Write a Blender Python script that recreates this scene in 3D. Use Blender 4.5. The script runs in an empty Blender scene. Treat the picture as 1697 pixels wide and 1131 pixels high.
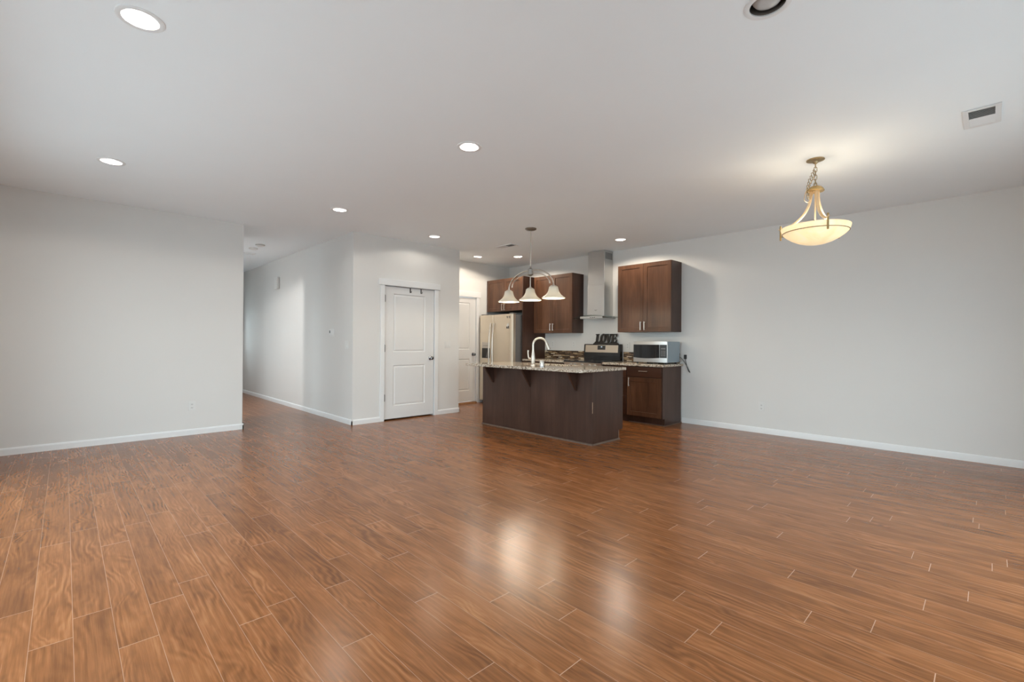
import bpy, bmesh, math, random
from mathutils import Vector, Matrix
random.seed(7)
PI = math.pi
scene = bpy.context.scene
COL = scene.collection

# ------------------------------------------------------------------ camera
W_PX, H_PX, F_PX = 1697, 1131, 766.842
CAM_H = 1.1867
yaw, pit, rol = 0.7685, 0.0030, 0.0072
cy_, sy_ = math.cos(yaw), math.sin(yaw)
fw = Vector((sy_*math.cos(pit), cy_*math.cos(pit), math.sin(pit)))
r0 = Vector((cy_, -sy_, 0)); u0 = r0.cross(fw)
rv = math.cos(rol)*r0 + math.sin(rol)*u0
uv_ = -math.sin(rol)*r0 + math.cos(rol)*u0
cam_d = bpy.data.cameras.new('camera')
cam_d.sensor_width = 36; cam_d.sensor_fit = 'HORIZONTAL'
cam_d.lens = 36*F_PX/W_PX
cam_d.clip_start = 0.05
cam = bpy.data.objects.new('camera', cam_d); COL.objects.link(cam)
cam.matrix_world = Matrix(((rv.x, uv_.x, -fw.x, 0), (rv.y, uv_.y, -fw.y, 0), (rv.z, uv_.z, -fw.z, CAM_H), (0, 0, 0, 1)))
scene.camera = cam

# ------------------------------------------------------------------ sky and exposure
world = bpy.data.worlds.new('sky'); scene.world = world
world.use_nodes = True
wbg = world.node_tree.nodes['Background']
wbg.inputs['Color'].default_value = (0.78, 0.92, 1.0, 1)
SKY = 7.6
wbg.inputs['Strength'].default_value = SKY
scene.view_settings.view_transform = 'Standard'
scene.view_settings.look = 'None'
scene.view_settings.gamma = 1.0
scene.view_settings.exposure = -0.26
scene.view_settings.use_curve_mapping = False
scene.cycles.max_bounces = 10
scene.cycles.diffuse_bounces = 6
scene.cycles.transparent_max_bounces = 12
scene.cycles.sample_clamp_indirect = 6.0
DOWN_W = 21.0      # each recessed ceiling lamp, watts
BOWL_W = 10.0

# room dimensions (metres); camera stands over the origin
H = 2.743
XR = 6.688         # right wall
YL = 6.956         # left wall
YD = 6.266         # wall with the two panel door
XH = 2.927         # hall wall
XB = 4.806         # end of the door wall
YK = 7.02          # kitchen end wall
XW, YS = -0.66, -0.85   # west wall and south wall, behind the camera
XE = 1.715         # end of left wall
YE = 11.85         # far end of hall

# portals that lead daylight through the rear windows and the two added in foyer and hall
def portal(name, loc, rot, sx, sy):
    d = bpy.data.lights.new(name, 'AREA'); d.shape = 'RECTANGLE'; d.size = sx; d.size_y = sy
    d.cycles.is_portal = True
    o = bpy.data.objects.new(name, d); COL.objects.link(o); o.location = loc; o.rotation_euler = rot
    return o
SW = (1.5, 5.0, 0.05, 2.15)    # south opening x0,x1,z0,z1
WW = (0.9, 5.6, 0.05, 2.15)    # west opening y0,y1,z0,z1
portal('daylight_south', ((SW[0]+SW[1])/2, YS-0.14, (SW[2]+SW[3])/2), (PI/2, 0, 0), SW[1]-SW[0], SW[3]-SW[2])
FWN = (8.25, 9.65, 0.60, 2.25)  # unseen foyer window added to fill the hall with light: y0,y1,z0,z1
EWN = (1.95, 2.60, 1.00, 1.95)  # unseen hall end window, likewise added for fill light: x0,x1,z0,z1
portal('added_daylight_foyer', (-0.2-0.03, (FWN[0]+FWN[1])/2, (FWN[2]+FWN[3])/2), (PI/2, 0, -PI/2), FWN[1]-FWN[0], FWN[3]-FWN[2])
portal('added_daylight_hall', ((EWN[0]+EWN[1])/2, YE+0.145, (EWN[2]+EWN[3])/2), (PI/2, 0, PI), EWN[1]-EWN[0], EWN[3]-EWN[2])
portal('daylight_west', (XW-0.14, (WW[0]+WW[1])/2, (WW[2]+WW[3])/2), (PI/2, 0, -PI/2), WW[1]-WW[0], WW[3]-WW[2])

# ------------------------------------------------------------------ node helpers
class NT:
    def __init__(s, name):
        s.m = bpy.data.materials.new(name); s.m.use_nodes = True
        s.t = s.m.node_tree; s.b = s.t.nodes['Principled BSDF']; s.out = s.t.nodes['Material Output']
    def n(s, typ, **kw):
        nd = s.t.nodes.new(typ)
        for k, v in kw.items(): setattr(nd, k, v)
        return nd
    def put(s, sock, v):
        if isinstance(v, bpy.types.NodeSocket): s.t.links.new(v, sock)
        elif isinstance(v, (tuple, list)) and len(v) == 3 and sock.type == 'RGBA': sock.default_value = (*v, 1)
        else: sock.default_value = v
    def math(s, op, a, b=0.0, c=0.0):
        nd = s.n('ShaderNodeMath', operation=op)
        s.put(nd.inputs[0], a); s.put(nd.inputs[1], b); s.put(nd.inputs[2], c)
        return nd.outputs[0]
    def mix(s, f, a, b, blend='MIX'):
        nd = s.n('ShaderNodeMix', data_type='RGBA', blend_type=blend)
        s.put(nd.inputs['Factor'], f); s.put(nd.inputs[6], a); s.put(nd.inputs[7], b)
        return nd.outputs[2]
    def ramp(s, f, stops, interp='LINEAR'):
        nd = s.n('ShaderNodeValToRGB'); cr = nd.color_ramp; cr.interpolation = interp
        while len(cr.elements) < len(stops): cr.elements.new(0.5)
        for e, (p, c) in zip(cr.elements, stops): e.position = p; e.color = (*c, 1) if len(c) == 3 else c
        s.put(nd.inputs[0], f); return nd.outputs[0]
    def noise(s, vec, scale, detail=4, rough=0.55, dist=0.0):
        nd = s.n('ShaderNodeTexNoise'); s.put(nd.inputs['Vector'], vec)
        nd.inputs['Scale'].default_value = scale; nd.inputs['Detail'].default_value = detail
        nd.inputs['Roughness'].default_value = rough; nd.inputs['Distortion'].default_value = dist
        return nd.outputs['Fac']
    def obj(s): return s.n('ShaderNodeTexCoord').outputs['Object']
    def map(s, vec, sc=(1, 1, 1), loc=(0, 0, 0), rot=(0, 0, 0)):
        nd = s.n('ShaderNodeMapping'); s.put(nd.inputs['Vector'], vec)
        nd.inputs['Scale'].default_value = sc; nd.inputs['Location'].default_value = loc; nd.inputs['Rotation'].default_value = rot
        return nd.outputs[0]
    def sep(s, vec):
        nd = s.n('ShaderNodeSeparateXYZ'); s.put(nd.inputs[0], vec); return nd.outputs
    def comb(s, x, y, z):
        nd = s.n('ShaderNodeCombineXYZ'); s.put(nd.inputs[0], x); s.put(nd.inputs[1], y); s.put(nd.inputs[2], z); return nd.outputs[0]
    def white(s, vec):
        nd = s.n('ShaderNodeTexWhiteNoise', noise_dimensions='3D'); s.put(nd.inputs['Vector'], vec); return nd.outputs
    def bump(s, h, st, dist=0.01):
        nd = s.n('ShaderNodeBump'); nd.inputs['Strength'].default_value = st; nd.inputs['Distance'].default_value = dist
        s.put(nd.inputs['Height'], h); s.t.links.new(nd.outputs[0], s.b.inputs['Normal'])
    def set(s, **kw):
        for k, v in kw.items(): s.put(s.b.inputs[k.replace('_', ' ')], v)
        return s

def plain(name, col, rough=0.5, metal=0.0, var=0.06, scale=12.0, **kw):
    t = NT(name); f = t.noise(t.obj(), scale, 3)
    lo = tuple(c*(1-var) for c in col); hi = tuple(min(1, c*(1+var)) for c in col)
    t.set(Base_Color=t.ramp(f, [(0.3, lo), (0.7, hi)]), Roughness=rough, Metallic=metal)
    for k, v in kw.items(): t.put(t.b.inputs[k.replace('_', ' ')], v)
    return t.m

M = {}
def mk_paint(name, col, bump=0.05):
    t = NT(name); f = t.noise(t.obj(), 1.3, 3)
    t.set(Base_Color=t.ramp(f, [(0.3, tuple(c*0.985 for c in col)), (0.7, col)]), Roughness=0.75)
    t.put(t.b.inputs['Specular IOR Level'], 0.25)
    t.bump(t.noise(t.obj(), 180, 2), bump, 0.002)
    return t.m
M['wall'] = mk_paint('wall_paint', (0.735, 0.728, 0.715))
M['ceil'] = mk_paint('ceiling_paint', (0.90, 0.945, 0.98), 0.15)
M['ground'] = plain('bounce_ground_grey', (0.50, 0.50, 0.50), 0.9, var=0.1, scale=1.5)
M['trim'] = plain('white_trim_enamel', (0.80, 0.81, 0.82), 0.38, var=0.01, scale=2)
M['door'] = plain('white_door_enamel', (0.75, 0.75, 0.75), 0.42, var=0.01, scale=2)
M['plastic'] = plain('white_plastic', (0.74, 0.74, 0.73), 0.4, var=0.01)
M['slot'] = plain('dark_slot', (0.03, 0.03, 0.03), 0.6)
M['ventdark'] = plain('vent_shadow_grey', (0.12, 0.12, 0.12), 0.7)
M['chrome'] = plain('dark_chrome', (0.30, 0.30, 0.31), 0.18, 1.0, var=0.03)
M['hinge'] = plain('dark_hinge_metal', (0.10, 0.095, 0.09), 0.4, 1.0)
M['nickel'] = plain('brushed_nickel', (0.62, 0.58, 0.53), 0.32, 1.0, var=0.05, scale=40)
M['pewter'] = plain('pewter_metal', (0.33, 0.31, 0.29), 0.36, 1.0, var=0.05, scale=40)
M['faucet'] = plain('warm_brushed_nickel', (0.66, 0.61, 0.54), 0.36, 1.0, var=0.04, scale=40)
M['brass'] = plain('antique_brass', (0.50, 0.36, 0.17), 0.34, 1.0, var=0.12, scale=30)
M['brassdark'] = plain('dark_antique_brass', (0.42, 0.33, 0.20), 0.42, 1.0, var=0.15, scale=40)
M['gold'] = plain('satin_gold_strap', (0.80, 0.62, 0.40), 0.45, 0.7, var=0.05, scale=30)
M['black'] = plain('gloss_black', (0.012, 0.012, 0.013), 0.12)
M['blackmat'] = plain('black_plastic', (0.02, 0.02, 0.021), 0.38)
M['glassblack'] = plain('black_glass', (0.010, 0.011, 0.013), 0.06)
M['fridgeside'] = plain('grey_fridge_side', (0.16, 0.155, 0.155), 0.45, var=0.03)
M['mwside'] = plain('pale_blue_grey_metal', (0.29, 0.355, 0.40), 0.38, 0.2, var=0.02)
M['rubber'] = plain('grey_cord_rubber', (0.10, 0.10, 0.10), 0.55)
M['bronze'] = plain('oil_rubbed_sign_wood', (0.022, 0.017, 0.014), 0.45, var=0.3, scale=60)
M['molding'] = plain('grey_brown_molding', (0.115, 0.075, 0.055), 0.45, var=0.2, scale=30)
M['threshold'] = plain('oak_threshold', (0.26, 0.12, 0.045), 0.4, var=0.2, scale=25)
M['bare'] = plain('bare_wood_chip', (0.55, 0.40, 0.28), 0.6, var=0.15, scale=40)
M['sink'] = plain('sink_steel', (0.55, 0.55, 0.55), 0.3, 1.0, var=0.05, scale=30)
M['unlit'] = plain('frosted_unlit_lamp', (0.52, 0.52, 0.52), 0.25, var=0.05)
M['paper'] = plain('magnet_paper', (0.75, 0.73, 0.70), 0.6)
M['magdark'] = plain('magnet_dark', (0.06, 0.055, 0.05), 0.5)

def steel(name, col, rough, axis='z'):
    t = NT(name); sc = (220, 220, 3) if axis == 'z' else (220, 3, 220)
    f = t.noise(t.map(t.obj(), sc), 1.0, 3)
    g = t.noise(t.obj(), 3.0, 3)
    c = t.mix(t.math('MULTIPLY', g, 0.5), tuple(x*0.93 for x in col), tuple(min(1, x*1.1) for x in col))
    t.set(Base_Color=c, Metallic=1.0, Roughness=t.math('MULTIPLY_ADD', f, 0.12, rough))
    return t.m
M['steel'] = steel('stainless_steel', (0.60, 0.595, 0.585), 0.26)
M['fridgesteel'] = steel('fridge_stainless', (0.86, 0.77, 0.64), 0.34)
M['rangesteel'] = steel('range_stainless', (0.62, 0.54, 0.45), 0.28, 'y')

def wood(name, dark, mid, light, axis, rough=0.3, blotch=0.6):
    """stained cabinet wood, grain along axis"""
    t = NT(name); o = t.obj()
    sc = {'z': (26, 26, 1.6), 'y': (26, 1.6, 26), 'x': (1.6, 26, 26)}[axis]
    v = t.map(o, sc)
    g = t.noise(v, 1.0, 5, 0.6, 0.6)
    b = t.noise(t.map(o, tuple(max(0.6, s/14) for s in sc)), 2.6, 3, 0.5, 0.4)
    f = t.math('MULTIPLY_ADD', b, blotch, t.math('MULTIPLY', g, 1-blotch))
    t.set(Base_Color=t.ramp(f, [(0.30, dark), (0.52, mid), (0.72, light)]), Roughness=rough)
    t.put(t.b.inputs['Specular IOR Level'], 0.42)
    t.bump(g, 0.04, 0.002)
    return t.m
M['wood'] = wood('espresso_stained_maple', (0.046, 0.020, 0.011), (0.100, 0.045, 0.024), (0.165, 0.078, 0.042), 'z')
M['woodh'] = wood('espresso_stained_maple_across', (0.030, 0.011, 0.006), (0.055, 0.022, 0.012), (0.085, 0.036, 0.02), 'y')
M['wooddark'] = wood('dark_espresso_panel', (0.034, 0.0150, 0.0095), (0.056, 0.0260, 0.0170), (0.082, 0.0410, 0.0280), 'z', 0.36)

def mk_granite():
    t = NT('speckled_granite'); o = t.obj()
    vo = t.n('ShaderNodeTexVoronoi'); vo.inputs['Scale'].default_value = 85; t.put(vo.inputs['Vector'], o)
    s = t.sep(vo.outputs['Color'])
    n = t.noise(o, 28, 4, 0.6)
    f = t.math('MULTIPLY_ADD', s[0], 0.62, t.math('MULTIPLY', n, 0.45))
    c = t.ramp(f, [(0.0, (0.02, 0.015, 0.012)), (0.26, (0.05, 0.035, 0.026)), (0.32, (0.22, 0.15, 0.10)), (0.45, (0.42, 0.34, 0.26)), (0.66, (0.60, 0.53, 0.44)), (0.9, (0.70, 0.66, 0.58))])
    t.set(Base_Color=c, Roughness=0.10)
    return t.m
M['granite'] = mk_granite()

def mk_mosaic():
    t = NT('glass_strip_mosaic'); p = t.sep(t.obj())
    row = t.math('FLOOR', t.math('DIVIDE', p[2], 0.0165))
    off = t.white(t.comb(row, 3.1, 0.7))[0]
    yy = t.math('ADD', t.math('DIVIDE', p[1], 0.095), t.math('MULTIPLY', off, 7.3))
    cell = t.math('FLOOR', yy)
    rnd = t.white(t.comb(row, cell, 1.7))[0]
    c = t.ramp(rnd, [(0.0, (0.035, 0.018, 0.010)), (0.30, (0.16, 0.09, 0.045)), (0.52, (0.30, 0.21, 0.12)), (0.66, (0.06, 0.035, 0.02)), (0.76, (0.66, 0.56, 0.42)), (0.9, (0.42, 0.30, 0.17))], 'CONSTANT')
    fz = t.math('FRACT', t.math('DIVIDE', p[2], 0.0165)); fy = t.math('FRACT', yy)
    g = t.math('MAXIMUM', t.math('LESS_THAN', fz, 0.10), t.math('LESS_THAN', fy, 0.02))
    t.set(Base_Color=t.mix(g, c, (0.18, 0.13, 0.09)), Roughness=t.math('MULTIPLY_ADD', g, 0.5, 0.15))
    return t.m
M['mosaic'] = mk_mosaic()

def mk_floor():
    t = NT('walnut_laminate_planks')
    uv = t.n('ShaderNodeUVMap', uv_map='plank').outputs[0]
    at = t.n('ShaderNodeAttribute', attribute_name='tone'); a = t.sep(at.outputs['Vector'])
    u = t.sep(uv)
    rnd, offs, L = a[0], a[1], a[2]
    # grain coordinates: shifted per plank so that no two boards match
    gx = t.math('MULTIPLY_ADD', offs, 37.0, u[0])
    gy = t.math('MULTIPLY_ADD', rnd, 53.0, u[1])
    v = t.comb(gx, gy, 0.0)
    # slow swirls (figure), long streaks, fine pores
    warp = t.noise(t.map(v, (6.5, 1.9, 1)), 1.0, 2, 0.45, 0.9)
    ph = t.math('MULTIPLY_ADD', warp, 42.0, t.math('MULTIPLY', gx, 210.0))
    rings = t.math('MULTIPLY_ADD', t.math('SINE', ph), 0.5, 0.5)
    streak = t.noise(t.map(v, (95, 2.4, 1)), 1.0, 4, 0.65, 0.3)
    cloud = t.noise(t.map(v, (10, 2.6, 1), (7, 2, 0)), 1.0, 3, 0.55, 0.6)
    fine = t.noise(t.map(v, (300, 9, 1)), 1.0, 2)
    amp = t.noise(t.map(v, (7, 2.0, 1), (1, 9, 0)), 1.0, 2, 0.5)
    amp = t.math('MULTIPLY', t.math('SUBTRACT', amp, 0.36), 0.85)
    amp = t.math('MAXIMUM', amp, 0.02)
    f = t.math('MULTIPLY', t.math('SUBTRACT', rings, 0.5), amp)
    f = t.math('ADD', f, t.math('MULTIPLY', t.math('SUBTRACT', streak, 0.5), 0.62))
    f = t.math('ADD', f, t.math('MULTIPLY', t.math('SUBTRACT', cloud, 0.5), 0.66))
    f = t.math('ADD', f, t.math('MULTIPLY', t.math('SUBTRACT', fine, 0.5), 0.22))
    f = t.math('ADD', f, t.math('MULTIPLY_ADD', rnd, 0.14, 0.43))
    c = t.ramp(f, [(0.12, (0.105, 0.035, 0.010)), (0.36, (0.195, 0.068, 0.019)), (0.60, (0.295, 0.108, 0.034)), (0.90, (0.45, 0.195, 0.076))])
    knot = t.noise(t.map(v, (14, 5, 1), (3, 5, 0)), 1.0, 2, 0.5)
    kn = t.math('MULTIPLY', t.math('SUBTRACT', knot, 0.62), 4.0)
    kn = t.math('MINIMUM', t.math('MAXIMUM', kn, 0.0), 0.55)
    c = t.mix(t.math('MULTIPLY', kn, 0.7), c, (0.10, 0.036, 0.011))
    # pale worn edges: long seams thin, end joints wider
    ex = t.math('MINIMUM', u[0], t.math('SUBTRACT', 0.1245, u[0]))
    ey = t.math('MINIMUM', u[1], t.math('SUBTRACT', L, u[1]))
    sx = t.math('MULTIPLY', t.math('LESS_THAN', ex, 0.0009), 0.55)
    sy = t.math('MULTIPLY', t.math('LESS_THAN', ey, 0.0016), t.math('MULTIPLY_ADD', offs, 0.5, 0.5))
    seam = t.math('MAXIMUM', sx, sy)
    c = t.mix(seam, c, (0.60, 0.37, 0.24))
    t.set(Base_Color=c, Roughness=t.math('MULTIPLY_ADD', streak, 0.10, 0.20))
    t.put(t.b.inputs['Specular IOR Level'], 0.44)
    return t.m
M['floor'] = mk_floor()

def emit(name, col, strength, base=(0.8, 0.8, 0.8), rough=0.4):
    t = NT(name); t.set(Base_Color=base, Roughness=rough)
    t.put(t.b.inputs['Emission Color'], col); t.b.inputs['Emission Strength'].default_value = strength
    return t.m
M['lens'] = emit('lit_lamp_lens', (1.0, 0.97, 0.92), 7.0)
M['glow'] = emit('lit_oven_clock', (0.7, 0.85, 1.0), 0.8, (0.1, 0.1, 0.12))
def mk_alabaster():
    t = NT('cream_alabaster_glass'); f = t.noise(t.obj(), 7, 4, 0.6, 0.6)
    c = t.ramp(f, [(0.35, (0.78, 0.69, 0.50)), (0.65, (0.90, 0.86, 0.74))])
    t.set(Base_Color=c, Roughness=0.25)
    tr = t.n('ShaderNodeBsdfTranslucent'); t.put(tr.inputs['Color'], t.mix(0.4, c, (1.0, 0.93, 0.76)))
    t.put(t.b.inputs['Emission Color'], (1.0, 0.88, 0.64)); t.b.inputs['Emission Strength'].default_value = 0.55
    mx = t.n('ShaderNodeMixShader'); mx.inputs[0].default_value = 0.5
    t.t.links.new(t.b.outputs[0], mx.inputs[1]); t.t.links.new(tr.outputs[0], mx.inputs[2])
    t.t.links.new(mx.outputs[0], t.out.inputs['Surface'])
    return t.m
M['alabaster'] = mk_alabaster()
def mk_opal():
    t = NT('white_opal_glass'); t.set(Base_Color=(0.84, 0.84, 0.80), Roughness=0.22)
    tr = t.n('ShaderNodeBsdfTranslucent'); tr.inputs['Color'].default_value = (0.92, 0.88, 0.78, 1)
    mx = t.n('ShaderNodeMixShader'); mx.inputs[0].default_value = 0.45
    t.t.links.new(t.b.outputs[0], mx.inputs[1]); t.t.links.new(tr.outputs[0], mx.inputs[2])
    t.t.links.new(mx.outputs[0], t.out.inputs['Surface'])
    return t.m
M['opal'] = mk_opal()
def mk_glass(name, tint):
    t = NT(name)
    tr = t.n('ShaderNodeBsdfTransparent'); tr.inputs['Color'].default_value = (*tint, 1)
    gl = t.n('ShaderNodeBsdfGlossy'); gl.inputs['Roughness'].default_value = 0.03
    lw = t.n('ShaderNodeLayerWeight'); fac = t.math('MULTIPLY_ADD', t.math('POWER', lw.outputs['Facing'], 5.0), 0.6, 0.04)
    mx = t.n('ShaderNodeMixShader'); t.t.links.new(fac, mx.inputs[0])
    t.t.links.new(tr.outputs[0], mx.inputs[1]); t.t.links.new(gl.outputs[0], mx.inputs[2])
    t.t.links.new(mx.outputs[0], t.out.inputs['Surface'])
    return t.m
M['pane'] = mk_glass('window_pane_glass', (0.96, 0.97, 0.96))
M['hoodglass'] = mk_glass('smoked_hood_glass', (0.80, 0.84, 0.83))

# ------------------------------------------------------------------ mesh helpers
class MB:
    """collects shapes in world coordinates; frame maps local (u, v, w) to world"""
    def __init__(s, frame=None): s.bm = bmesh.new(); s.f = frame or Matrix()
    def P(s, p): return s.f @ Vector(p)
    def face(s, pts):
        try: return s.bm.faces.new([s.bm.verts.new(s.P(p)) for p in pts])
        except ValueError: return None
    def box(s, x0, x1, y0, y1, z0, z1):
        v = [s.bm.verts.new(s.P(p)) for p in ((x0, y0, z0), (x1, y0, z0), (x1, y1, z0), (x0, y1, z0), (x0, y0, z1), (x1, y0, z1), (x1, y1, z1), (x0, y1, z1))]
        for q in ((0, 3, 2, 1), (4, 5, 6, 7), (0, 1, 5, 4), (1, 2, 6, 5), (2, 3, 7, 6), (3, 0, 4, 7)): s.bm.faces.new([v[i] for i in q])
        return s
    def prism(s, pts, d, axis=2):
        """pts 2-D polygon, d=(lo,hi) along axis"""
        def put(a, b, h): return {0: (h, a, b), 1: (a, h, b), 2: (a, b, h)}[axis]
        lo = [s.bm.verts.new(s.P(put(a, b, d[0]))) for a, b in pts]; hi = [s.bm.verts.new(s.P(put(a, b, d[1]))) for a, b in pts]
        s.bm.faces.new(lo[::-1]); s.bm.faces.new(hi); n = len(pts)
        for i in range(n): s.bm.faces.new((lo[i], lo[(i+1) % n], hi[(i+1) % n], hi[i]))
        return s
    def tube(s, path, r, seg=12, cap=True, flat=None):
        """swept tube; r number or list; flat=(a,b) scales the section across / along"""
        pts = [s.P(p) for p in path]; n = len(pts)
        rs = r if isinstance(r, (list, tuple)) else [r]*n
        T = [(pts[min(i+1, n-1)]-pts[max(i-1, 0)]).normalized() for i in range(n)]
        up = Vector((0, 0, 1)) if abs(T[0].z) < 0.9 else Vector((1, 0, 0))
        N = (up - T[0]*up.dot(T[0])).normalized(); rings = []
        for i in range(n):
            N = (N - T[i]*N.dot(T[i])).normalized(); Bn = T[i].cross(N)
            a, b = flat or (1, 1)
            rings.append([s.bm.verts.new(pts[i] + rs[i]*(a*math.cos(2*PI*k/seg)*N + b*math.sin(2*PI*k/seg)*Bn)) for k in range(seg)])
        for i in range(n-1):
            for k in range(seg): s.bm.faces.new((rings[i][k], rings[i][(k+1) % seg], rings[i+1][(k+1) % seg], rings[i+1][k]))
        if cap: s.bm.faces.new(rings[0][::-1]); s.bm.faces.new(rings[-1])
        return s
    def lathe(s, prof, c=(0, 0, 0), seg=32, axis='z', close=False):
        """prof list of (r, h) round axis through c"""
        def at(r, h, a):
            x, y = r*math.cos(a), r*math.sin(a)
            o = {'z': (x, y, h), 'x': (h, x, y), 'y': (x, h, y)}[axis]
            return s.P(Vector(c)+Vector(o))
        rings = []
        for r, h in prof:
            if r < 1e-6: rings.append([s.bm.verts.new(at(0, h, 0))])
            else: rings.append([s.bm.verts.new(at(r, h, 2*PI*k/seg)) for k in range(seg)])
        prs = list(zip(rings, rings[1:])) + ([(rings[-1], rings[0])] if close else [])
        for A, B in prs:
            for k in range(seg):
                k2 = (k+1) % seg
                if len(A) == 1 and len(B) == 1: continue
                q = (A[0], B[k2], B[k]) if len(A) == 1 else (A[k], A[k2], B[0]) if len(B) == 1 else (A[k], A[k2], B[k2], B[k])
                try: s.bm.faces.new(q)
                except ValueError: pass
        return s
    def cyl(s, c, r, h0, h1, axis='z', seg=24):
        return s.lathe([(0, h0), (r, h0), (r, h1), (0, h1)], c, seg, axis)
    def torus(s, c, R, r, axis='z', seg=24, k=8):
        return s.lathe([(R+r*math.cos(2*PI*i/k), r*math.sin(2*PI*i/k)) for i in range(k)], c, seg, axis, close=True)

def org(parent):
    o = Vector((0, 0, 0))
    while parent is not None: o += parent.location; parent = parent.parent
    return o
def obj(name, mb, mat, parent=None, bevel=0.0, smooth=True, loc=None):
    bm = mb.bm
    bmesh.ops.remove_doubles(bm, verts=bm.verts, dist=1e-5)
    bmesh.ops.recalc_face_normals(bm, faces=bm.faces)
    o0 = org(parent) if parent is not None else Vector(loc or (0, 0, 0))
    bmesh.ops.translate(bm, verts=bm.verts, vec=-o0)
    me = bpy.data.meshes.new(name); bm.to_mesh(me); bm.free()
    mats = mat if isinstance(mat, (list, tuple)) else [mat]
    for m in mats: me.materials.append(m)
    o = bpy.data.objects.new(name, me); COL.objects.link(o)
    if parent is not None: o.parent = parent
    else: o.location = o0
    if smooth:
        me.shade_smooth()
        try: me.set_sharp_from_angle(angle=math.radians(35))
        except Exception: pass
    if bevel:
        b = o.modifiers.new('bevel', 'BEVEL'); b.width = bevel; b.segments = 2; b.limit_method = 'ANGLE'; b.angle_limit = math.radians(40)
        b.harden_normals = False
    return o
def thing(name, label, cat, loc=(0, 0, 0), group=None):
    o = bpy.data.objects.new(name, None); COL.objects.link(o); o.empty_display_size = 0.05
    o.location = loc; o['label'] = label; o['category'] = cat
    if group: o['group'] = group
    return o
def tag(o, label, cat, group=None):
    o['label'] = label; o['category'] = cat
    if group: o['group'] = group
    return o
def struct(name, mb, mat, parent=None, **kw):
    o = obj(name, mb, mat, parent, **kw)
    if parent is None: o['kind'] = 'structure'
    return o
def dup(root, loc, label, group=None, fix=None):
    r = root.copy(); COL.objects.link(r); r.location = loc; r['label'] = label
    if group: r['group'] = group
    for ch in root.children:
        c = ch.copy(); COL.objects.link(c); c.parent = r
        for g in ch.children:
            d = g.copy(); COL.objects.link(d); d.parent = c
    return r
def frame_x(x, y, z=0):    # faces -x : u runs to -y, v up, w outwards
    return Matrix(((0, 0, -1, x), (-1, 0, 0, y), (0, 1, 0, z), (0, 0, 0, 1)))
def frame_y(x, y, z=0):    # faces -y : u runs to +x, v up, w outwards
    return Matrix(((1, 0, 0, x), (0, 0, -1, y), (0, 1, 0, z), (0, 0, 0, 1)))

def panelled(mb, w, h, t, panels, rings):
    """slab 0..w, 0..h, front at w=t, with panels=(u0,u1,v0,v1) and rings=[(inset, depth)]"""
    us = sorted({0, w, *[p[0] for p in panels], *[p[1] for p in panels]}); vs = sorted({0, h, *[p[2] for p in panels], *[p[3] for p in panels]})
    for a, b in zip(us, us[1:]):
        for c, d in zip(vs, vs[1:]):
            if any(p[0] <= a and b <= p[1] and p[2] <= c and d <= p[3] for p in panels): continue
            mb.face([(a, c, t), (b, c, t), (b, d, t), (a, d, t)])
    for u0_, u1_, v0, v1 in panels:
        prev = None
        for ins, dep in [(0, 0)] + list(rings):
            cur = [(u0_+ins, v0+ins, t+dep), (u1_-ins, v0+ins, t+dep), (u1_-ins, v1-ins, t+dep), (u0_+ins, v1-ins, t+dep)]
            if prev:
                for i in range(4): mb.face([prev[i], prev[(i+1) % 4], cur[(i+1) % 4], cur[i]])
            prev = cur
        mb.face(prev)
    mb.face([(0, 0, 0), (0, h, 0), (w, h, 0), (w, 0, 0)])
    for a, b in (((0, 0), (w, 0)), ((w, 0), (w, h)), ((w, h), (0, h)), ((0, h), (0, 0))):
        mb.face([(*a, 0), (*b, 0), (*b, t), (*a, t)])
    return mb

# ------------------------------------------------------------------ floor
PW, PL = 0.1245, 1.215
known = {21: .713, 18: .550, 19: .341, 22: .207, 15: .792, 10: 1.065, 23: .489, 13: 1.513, 16: 1.015, 24: .070, 8: 1.275, 1: 2.32, 27: .303, 12: .98+.30, 17: 1.35, 20: 1.12}
def build_floor():
    bm = bmesh.new(); uvl = bm.loops.layers.uv.new('plank')
    x_lo, x_hi, y_lo, y_hi = XW-0.12, XR+0.12, YS-0.12, YE+0.1
    data = []
    for k in range(-11, 56):
        x0 = 0.033 + PW*k; x1 = x0 + PW
        if x1 < x_lo or x0 > x_hi: continue
        s = known.get(k, random.random()*PL)
        y = s - PL*math.ceil((s - y_lo)/PL)
        while y < y_hi:
            ya, yb = max(y, y_lo), min(y+PL, y_hi)
            xa, xb = max(x0, x_lo), min(x1, x_hi)
            rnd, of = random.random(), random.random()
            if yb - ya > 1e-4 and xb-xa > 1e-4:
                f = bm.faces.new([bm.verts.new(p) for p in ((xa, ya, 0), (xb, ya, 0), (xb, yb, 0), (xa, yb, 0))])
                for lp in f.loops:
                    lp[uvl].uv = (lp.vert.co.x-x0, lp.vert.co.y-y)
                data.append((rnd, of))
            y += PL
    # underside closes the slab
    v = [bm.verts.new(p) for p in ((x_lo, y_lo, -0.05), (x_lo, y_hi, -0.05), (x_hi, y_hi, -0.05), (x_hi, y_lo, -0.05))]
    f = bm.faces.new(v); data.append((0.5, 0.5))
    me = bpy.data.meshes.new('floor'); bm.to_mesh(me); bm.free()
    at = me.attributes.new('tone', 'FLOAT_VECTOR', 'FACE')
    for i, (a, b) in enumerate(data): at.data[i].vector = (a, b, PL)
    me.materials.append(M['floor'])
    o = bpy.data.objects.new('floor', me); COL.objects.link(o); o['kind'] = 'structure'
build_floor()

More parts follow.
